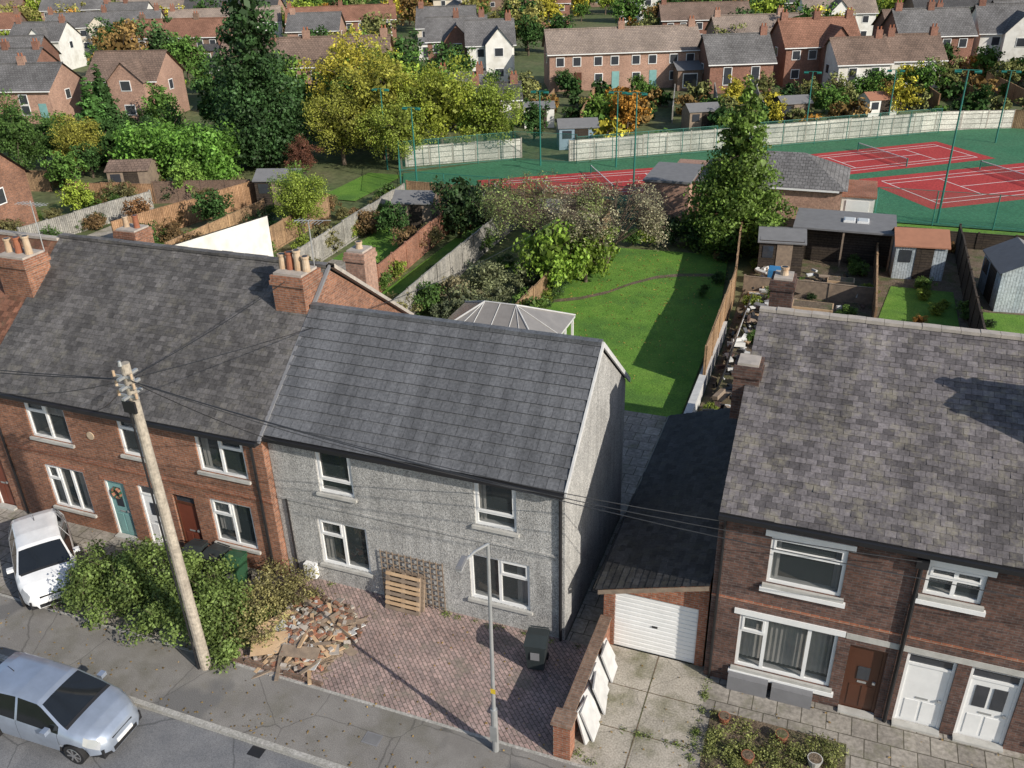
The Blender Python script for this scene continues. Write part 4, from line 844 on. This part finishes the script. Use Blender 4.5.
def flood(x,y,h,two=True,m='green_post'):
    e=empty('floodlight_mast',(x,y,0)); mb=MB(); mb.tube((x,y,-.1),(x,y,h),.075,.045,m,8); mb.tube((x-.6,y,h),(x+.6,y,h),.03,.03,m,6)
    for s in (-.55,.55):
        M=Matrix.Translation((x+s,y,h-.1))@Matrix.Rotation(.5,4,'X'); mb.box(-.2,.2,-.11,.11,-.05,.05,m,M); mb.box(-.16,.16,-.09,.09,-.06,-.051,'lamp_glass',M)
    mb.build('mast',e)
for x_,y_,h in ((-31.5,61,6.0),(-36.5,65.5,6.5),(-18,71,6),(-24.3,70,6),(-4,86,5.8),(6.1,61.8,9.5),(-15,64.8,7.0),(12,88,6),(3,90.5,5.5)): flood(x_,y_,h)
# ---------------------------------------------------------------- distant housing
def house(x,y,ang,w,d,h,rh,wall,roof,n=2,name='house',gab=None):
    e=MB(); hw,hd=w/2,d/2; o=.3
    e.box(-hw,hw,-hd,hd,-.1,h,wall)
    for s in (-1,1): e.face([(s*hw,-hd,h),(s*hw,hd,h),(s*hw,0,h+rh)],wall)
    k=rh/hd
    for s in (-1,1): e.face([(-hw-o,s*(hd+o),h-k*o),(hw+o,s*(hd+o),h-k*o),(hw+o,0,h+rh+.06),(-hw-o,0,h+rh+.06)],roof)
    e.box(-hw-o,hw+o,-.12,.12,h+rh+.03,h+rh+.15,roof)
    e.box(-hw-o,hw+o,-hd-o-.05,-hd-o+.05,h-k*o-.12,h-k*o-.01,'upvc_white')
    if gab:
        gx,gw=gab; gz=h+rh*.75
        e.box(gx-gw/2,gx+gw/2,-hd-1,-hd+.02,-.1,h-.05,wall); e.face([(gx-gw/2,-hd-1,h-.05),(gx+gw/2,-hd-1,h-.05),(gx,-hd-1,gz)],wall)
        for s in (-1,1): e.face([(gx+s*(gw/2+.2),-hd-1.2,h-.25),(gx+s*(gw/2+.2),0,h-.25),(gx,0,gz+.08),(gx,-hd-1.2,gz+.08)],roof)
        for z in (.8,3.3): e.box(gx-.6,gx+.6,-hd-1.05,-hd-1.01,z,z+1.1,'upvc_white'); e.box(gx-.52,gx+.52,-hd-1.07,-hd-1.051,z+.08,z+1.02,'glass_far')
    elif R.random()<.5 and w>6: # lean-to rear extension / garage
        ex=R.choice([-1,1])*(hw-1.8); ew=R.choice(['render_white',wall,'brick_brown']); e.box(ex-1.5,ex+1.5,-hd-2.6,-hd-.08,-.1,2.3,ew); e.face([(ex-1.65,-hd-2.8,2.25),(ex+1.65,-hd-2.8,2.25),(ex+1.65,-hd-.07,3.0),(ex-1.65,-hd-.07,3.0)],R.choice(['felt',roof,'roof_dark'])); e.box(ex-.9,ex+.9,-hd-2.66,-hd-2.61,.2,1.9,'upvc_white'); e.box(ex-.8,ex+.8,-hd-2.69,-hd-2.661,.3,1.8,'glass_far')
    u=w/n
    for s in (-1,1):
        for i in range(n):
            cx=-hw+u*(i+.5)
            for z in (.8,h-1.65):
                for dx in ((-u*.22,u*.22) if u>5 or z>2 else (-u*.2,)):
                    X=cx+dx; ww=.52 if u>4 else .42
                    if gab and s==-1 and abs(X-gab[0])<gab[1]/2+ww: continue
                    e.box(X-ww,X+ww,s*hd-.05,s*hd+.05,z,z+1.1,'upvc_white'); e.box(X-ww+.08,X+ww-.08,s*hd-.065,s*hd+.065,z+.08,z+1.02,'glass_far')
            if not(gab and s==-1): e.box(cx+u*.15,cx+u*.15+.9,s*hd-.04,s*hd+.04,0,2.05,R.choice(['upvc_white','door_brown','door_teal']))
    for i in range(n+1):
        if i%2==0 or n<3:
            if R.random()<.25: continue
            X=min(max(-hw+u*i,-hw+.5),hw-.5); cm=wall if wall.startswith('brick') else 'brick_far'; e.box(X-.4,X+.4,-.3,.3,h+rh-.6,h+rh+.8,cm)
            for q in (-.2,.2): e.tube((X+q,0,h+rh+.8),(X+q,0,h+rh+1.15),.1,.09,'pot_terracotta',6)
    for s in (-1,1): e.box(s*hw-.04,s*hw+.04,-.5,.5,h-1.6,h-.5,'upvc_white'); e.box(s*hw-.05,s*hw+.05,-.42,.42,h-1.52,h-.58,'glass_far')
    return e.build(name,None,(x,y,0),math.radians(ang))
house(-28.5,113,24,18.5,7.5,4.4,2.2,'brick_pink','roof_tan',4,'brick_terrace')
house(-46.5,114,24,6,7.5,4.8,2.5,'render_white','roof_grey',1,'white_house',gab=(1,3.4)); house(-53,118,24,8,7.5,4.8,2.5,'brick_far','roof_grey',2,'brick_house',gab=(0,3.4))
house(-14.5,113,24,7.5,7,3.4,2.6,'brick_far','roof_grey',1,'brick_house'); house(-6,120,24,9,7,4.6,2.6,'brick_far','roof_red',2,'brick_house',gab=(1.5,3.6))
house(-1,116,24,6,6.5,3.2,2.3,'render_white','roof_brown',1,'white_house'); house(5,120,20,6,6.5,3.2,2.3,'render_white','roof_brown',1,'white_house'); house(7,129,20,9,7,5,2.6,'brick_far','roof_grey',2,'brick_house')
house(19,134,10,13,8,5,2.8,'render_white','roof_grey',2,'white_house',gab=(-2,4)); house(23,122,15,8,8,5,2.8,'brick_far','roof_dark',2,'brick_house')
house(-76,81,15,7.8,7,4.4,2.4,'brick_pink','roof_brown',1,'brick_house',gab=(1,4)); house(-88,77,15,9,7,3.6,2.2,'brick_pink','roof_grey',2,'brick_house'); house(-98,84,15,9,7,4,2.4,'brick_far','roof_grey',2,'brick_house')
house(-67,90,15,7,7,4.4,2.4,'brick_far','roof_dark',1,'brick_house'); house(-57.5,41.5,10,8,6,3.6,2.4,'brick_orange','roof_dark',2,'brick_house')
house(-35.5,88,24,5,4,2.4,1.2,'render_cream','roof_dark',1,'bungalow'); house(-41,92,24,5,4,2.5,1.4,'brick_far','roof_grey',1,'bungalow')
shed('garden_shed',-23.5,78,.4,3.5,2.8,2,'shed_blue','felt',.5); shed('garden_shed',-30,86,.4,3,2.4,2,'render_white','felt',.4); shed('garden_shed',-14,88,.5,3,2.5,2,'timber_old','felt'); shed('garden_shed',-6,94,.5,3,2.5,2,'board_dark','felt'); shed('garden_shed',2,98,.5,3,2.5,2,'render_white','rust_roof')
ca,sa=math.cos(math.radians(24)),math.sin(math.radians(24))
def inview(x,y,m=12):
    cx=.93536*x+.35267*y+.454; cy=.14229*x-.44148*y+15.77; cz=-.3237*x+.82502*y+8.24
    if cz<1: return False
    px=512+871*cx/cz; py=384+871*cy/cz
    return -60<px<1090 and -70<py
walls=['brick_far','brick_far','brick_pink','render_white','brick_brown','brick_far','render_cream','brick_brown']; roofs=['roof_grey','roof_brown','roof_dark','roof_grey','roof_grey','roof_tan','roof_dark','roof_red']
cnt=0
occupied=[]
for rowi in range(-6,14):
    off=R.uniform(-8,8); ra=R.uniform(-9,9)
    for ci in range(-18,12):
        L=R.choice([8,9,11,14,19]); u=ci*21+off; v=118+rowi*22+R.uniform(-2,2)
        x_=-30+u*ca-(v-118)*sa; y_=128+u*sa+(v-118)*ca
        if not inview(x_,y_): continue
        if y_<126 and x_>-58: continue
        if y_<96+(0 if x_<-60 else 40)-20: continue
        if x_>-60 and y_<128: continue
        if R.random()<(.3 if x_<-60 else .12): continue
        nn=max(1,int(L/4.5)); wl=R.choice(walls); h=R.choice([4.2,4.5,4.7]); 
        house(x_,y_,24+ra+R.choice([0,0,0,0,90])+R.uniform(-3,3),L,7,h,R.uniform(2.0,2.6),wl,R.choice(roofs),nn,'house',gab=(R.uniform(-1,1),3.4) if R.random()<.35 else None); cnt+=1
        occupied.append((x_,y_))
cols=[GREEN,DG,YEL,YG,BR,LG,(.15,.16,.06),(.2,.19,.06),OR,(.06,.11,.04),GREEN,DG]
def free(x,y,r=7): return all((x-a)**2+(y-b)**2>r*r for a,b in occupied)
nt_=0
for i in range(2500):
    y_=R.uniform(95,290); x_=R.uniform(-290,60)
    if nt_>430: break
    if not inview(x_,y_) or not free(x_,y_,5.8): continue
    if y_<125 and x_>-58: continue
    veg('tree','tree_far%d'%(i%4),(x_,y_,-.1),R.uniform(.4,1.05),R.choice(cols)); nt_+=1
man=[(-28.5,113),(-46.5,114),(-53,118),(-14.5,113),(-6,120),(-1,116),(5,120)]
for i in range(130):
    t_=R.uniform(0,1); x_=-40+t_*62; y_=70+(x_+22)*.69+R.uniform(4,32)
    if x_<-24: y_=R.uniform(77,106)
    if any((x_-a)**2+(y_-b)**2<60 for a,b in man): continue
    if R.random()<.35: veg('tree','tree_far%d'%(i%4),(x_,y_,-.1),R.uniform(.3,.6),R.choice(cols))
    else: veg('shrub','bush_far',(x_,y_,-.1),R.uniform(.6,1.3),R.choice(cols))
for i in range(14): fence('garden_fence',[(-34+i*4.2,82+i*2.1),(-36.5+i*4.2,96+i*2.0)],1.5,R.choice(['fence_wood','fence_grey','fence_orange']),.05,0,3)
for i in range(70):
    x_=R.uniform(-92,-50); y_=R.uniform(56,96)
    if not inview(x_,y_) or any((x_-a)**2+(y_-b)**2<55 for a,b in [(-76,81),(-88,77),(-98,84),(-67,90),(-76,74),(-88,70)]): continue
    veg('tree','tree_far%d'%(i%4),(x_,y_,-.1),R.uniform(.25,.65),R.choice([GREEN,DG,YG,LG,GREEN]))
for i in range(26):
    x_=R.uniform(-60,-38); y_=R.uniform(72,104); veg('tree','tree_far%d'%(i%4),(x_,y_,-.1),R.uniform(.5,1.05),R.choice([YG,YEL,GREEN,DG,LG]))
# ---------------------------------------------------------------- light, sky, camera
el=math.radians(29); hd=Vector((.93,-.36,0)).normalized(); s=Vector((hd.x*math.cos(el),hd.y*math.cos(el),math.sin(el)))
ld=bpy.data.lights.new('sun','SUN'); ld.energy=5.0; ld.angle=math.radians(.5); ld.color=(1,.93,.82)
lo=bpy.data.objects.new('sun',ld); scene.collection.objects.link(lo); lo.rotation_euler=s.to_track_quat('Z','Y').to_euler(); lo.location=(30,-20,40)
w=bpy.data.worlds.new('World'); scene.world=w; w.use_nodes=True; nt=w.node_tree; nt.nodes.clear()
sk=nt.nodes.new('ShaderNodeTexSky'); sk.sky_type='NISHITA'; sk.sun_disc=False; sk.sun_elevation=el; sk.sun_rotation=math.atan2(hd.x,hd.y)
bg=nt.nodes.new('ShaderNodeBackground'); bg.inputs[1].default_value=.13; ow=nt.nodes.new('ShaderNodeOutputWorld'); nt.links.new(sk.outputs[0],bg.inputs[0]); nt.links.new(bg.outputs[0],ow.inputs[0])
cam=bpy.data.cameras.new('camera'); cam.sensor_width=36; cam.lens=871/1024*36; cam.clip_end=5000; cam.clip_start=.1
co=bpy.data.objects.new('camera',cam); scene.collection.objects.link(co)
Rm=Matrix(((.93536,-.14229,.3237),(.35267,.44148,-.82502),(-.02552,.8859,.46315)))
co.matrix_world=Matrix.Translation((0,0,17.8))@Rm.to_4x4(); scene.camera=co
scene.view_settings.view_transform='Standard'; scene.view_settings.look='None'; scene.view_settings.exposure=0
print('houses',cnt,'trees',nt_)
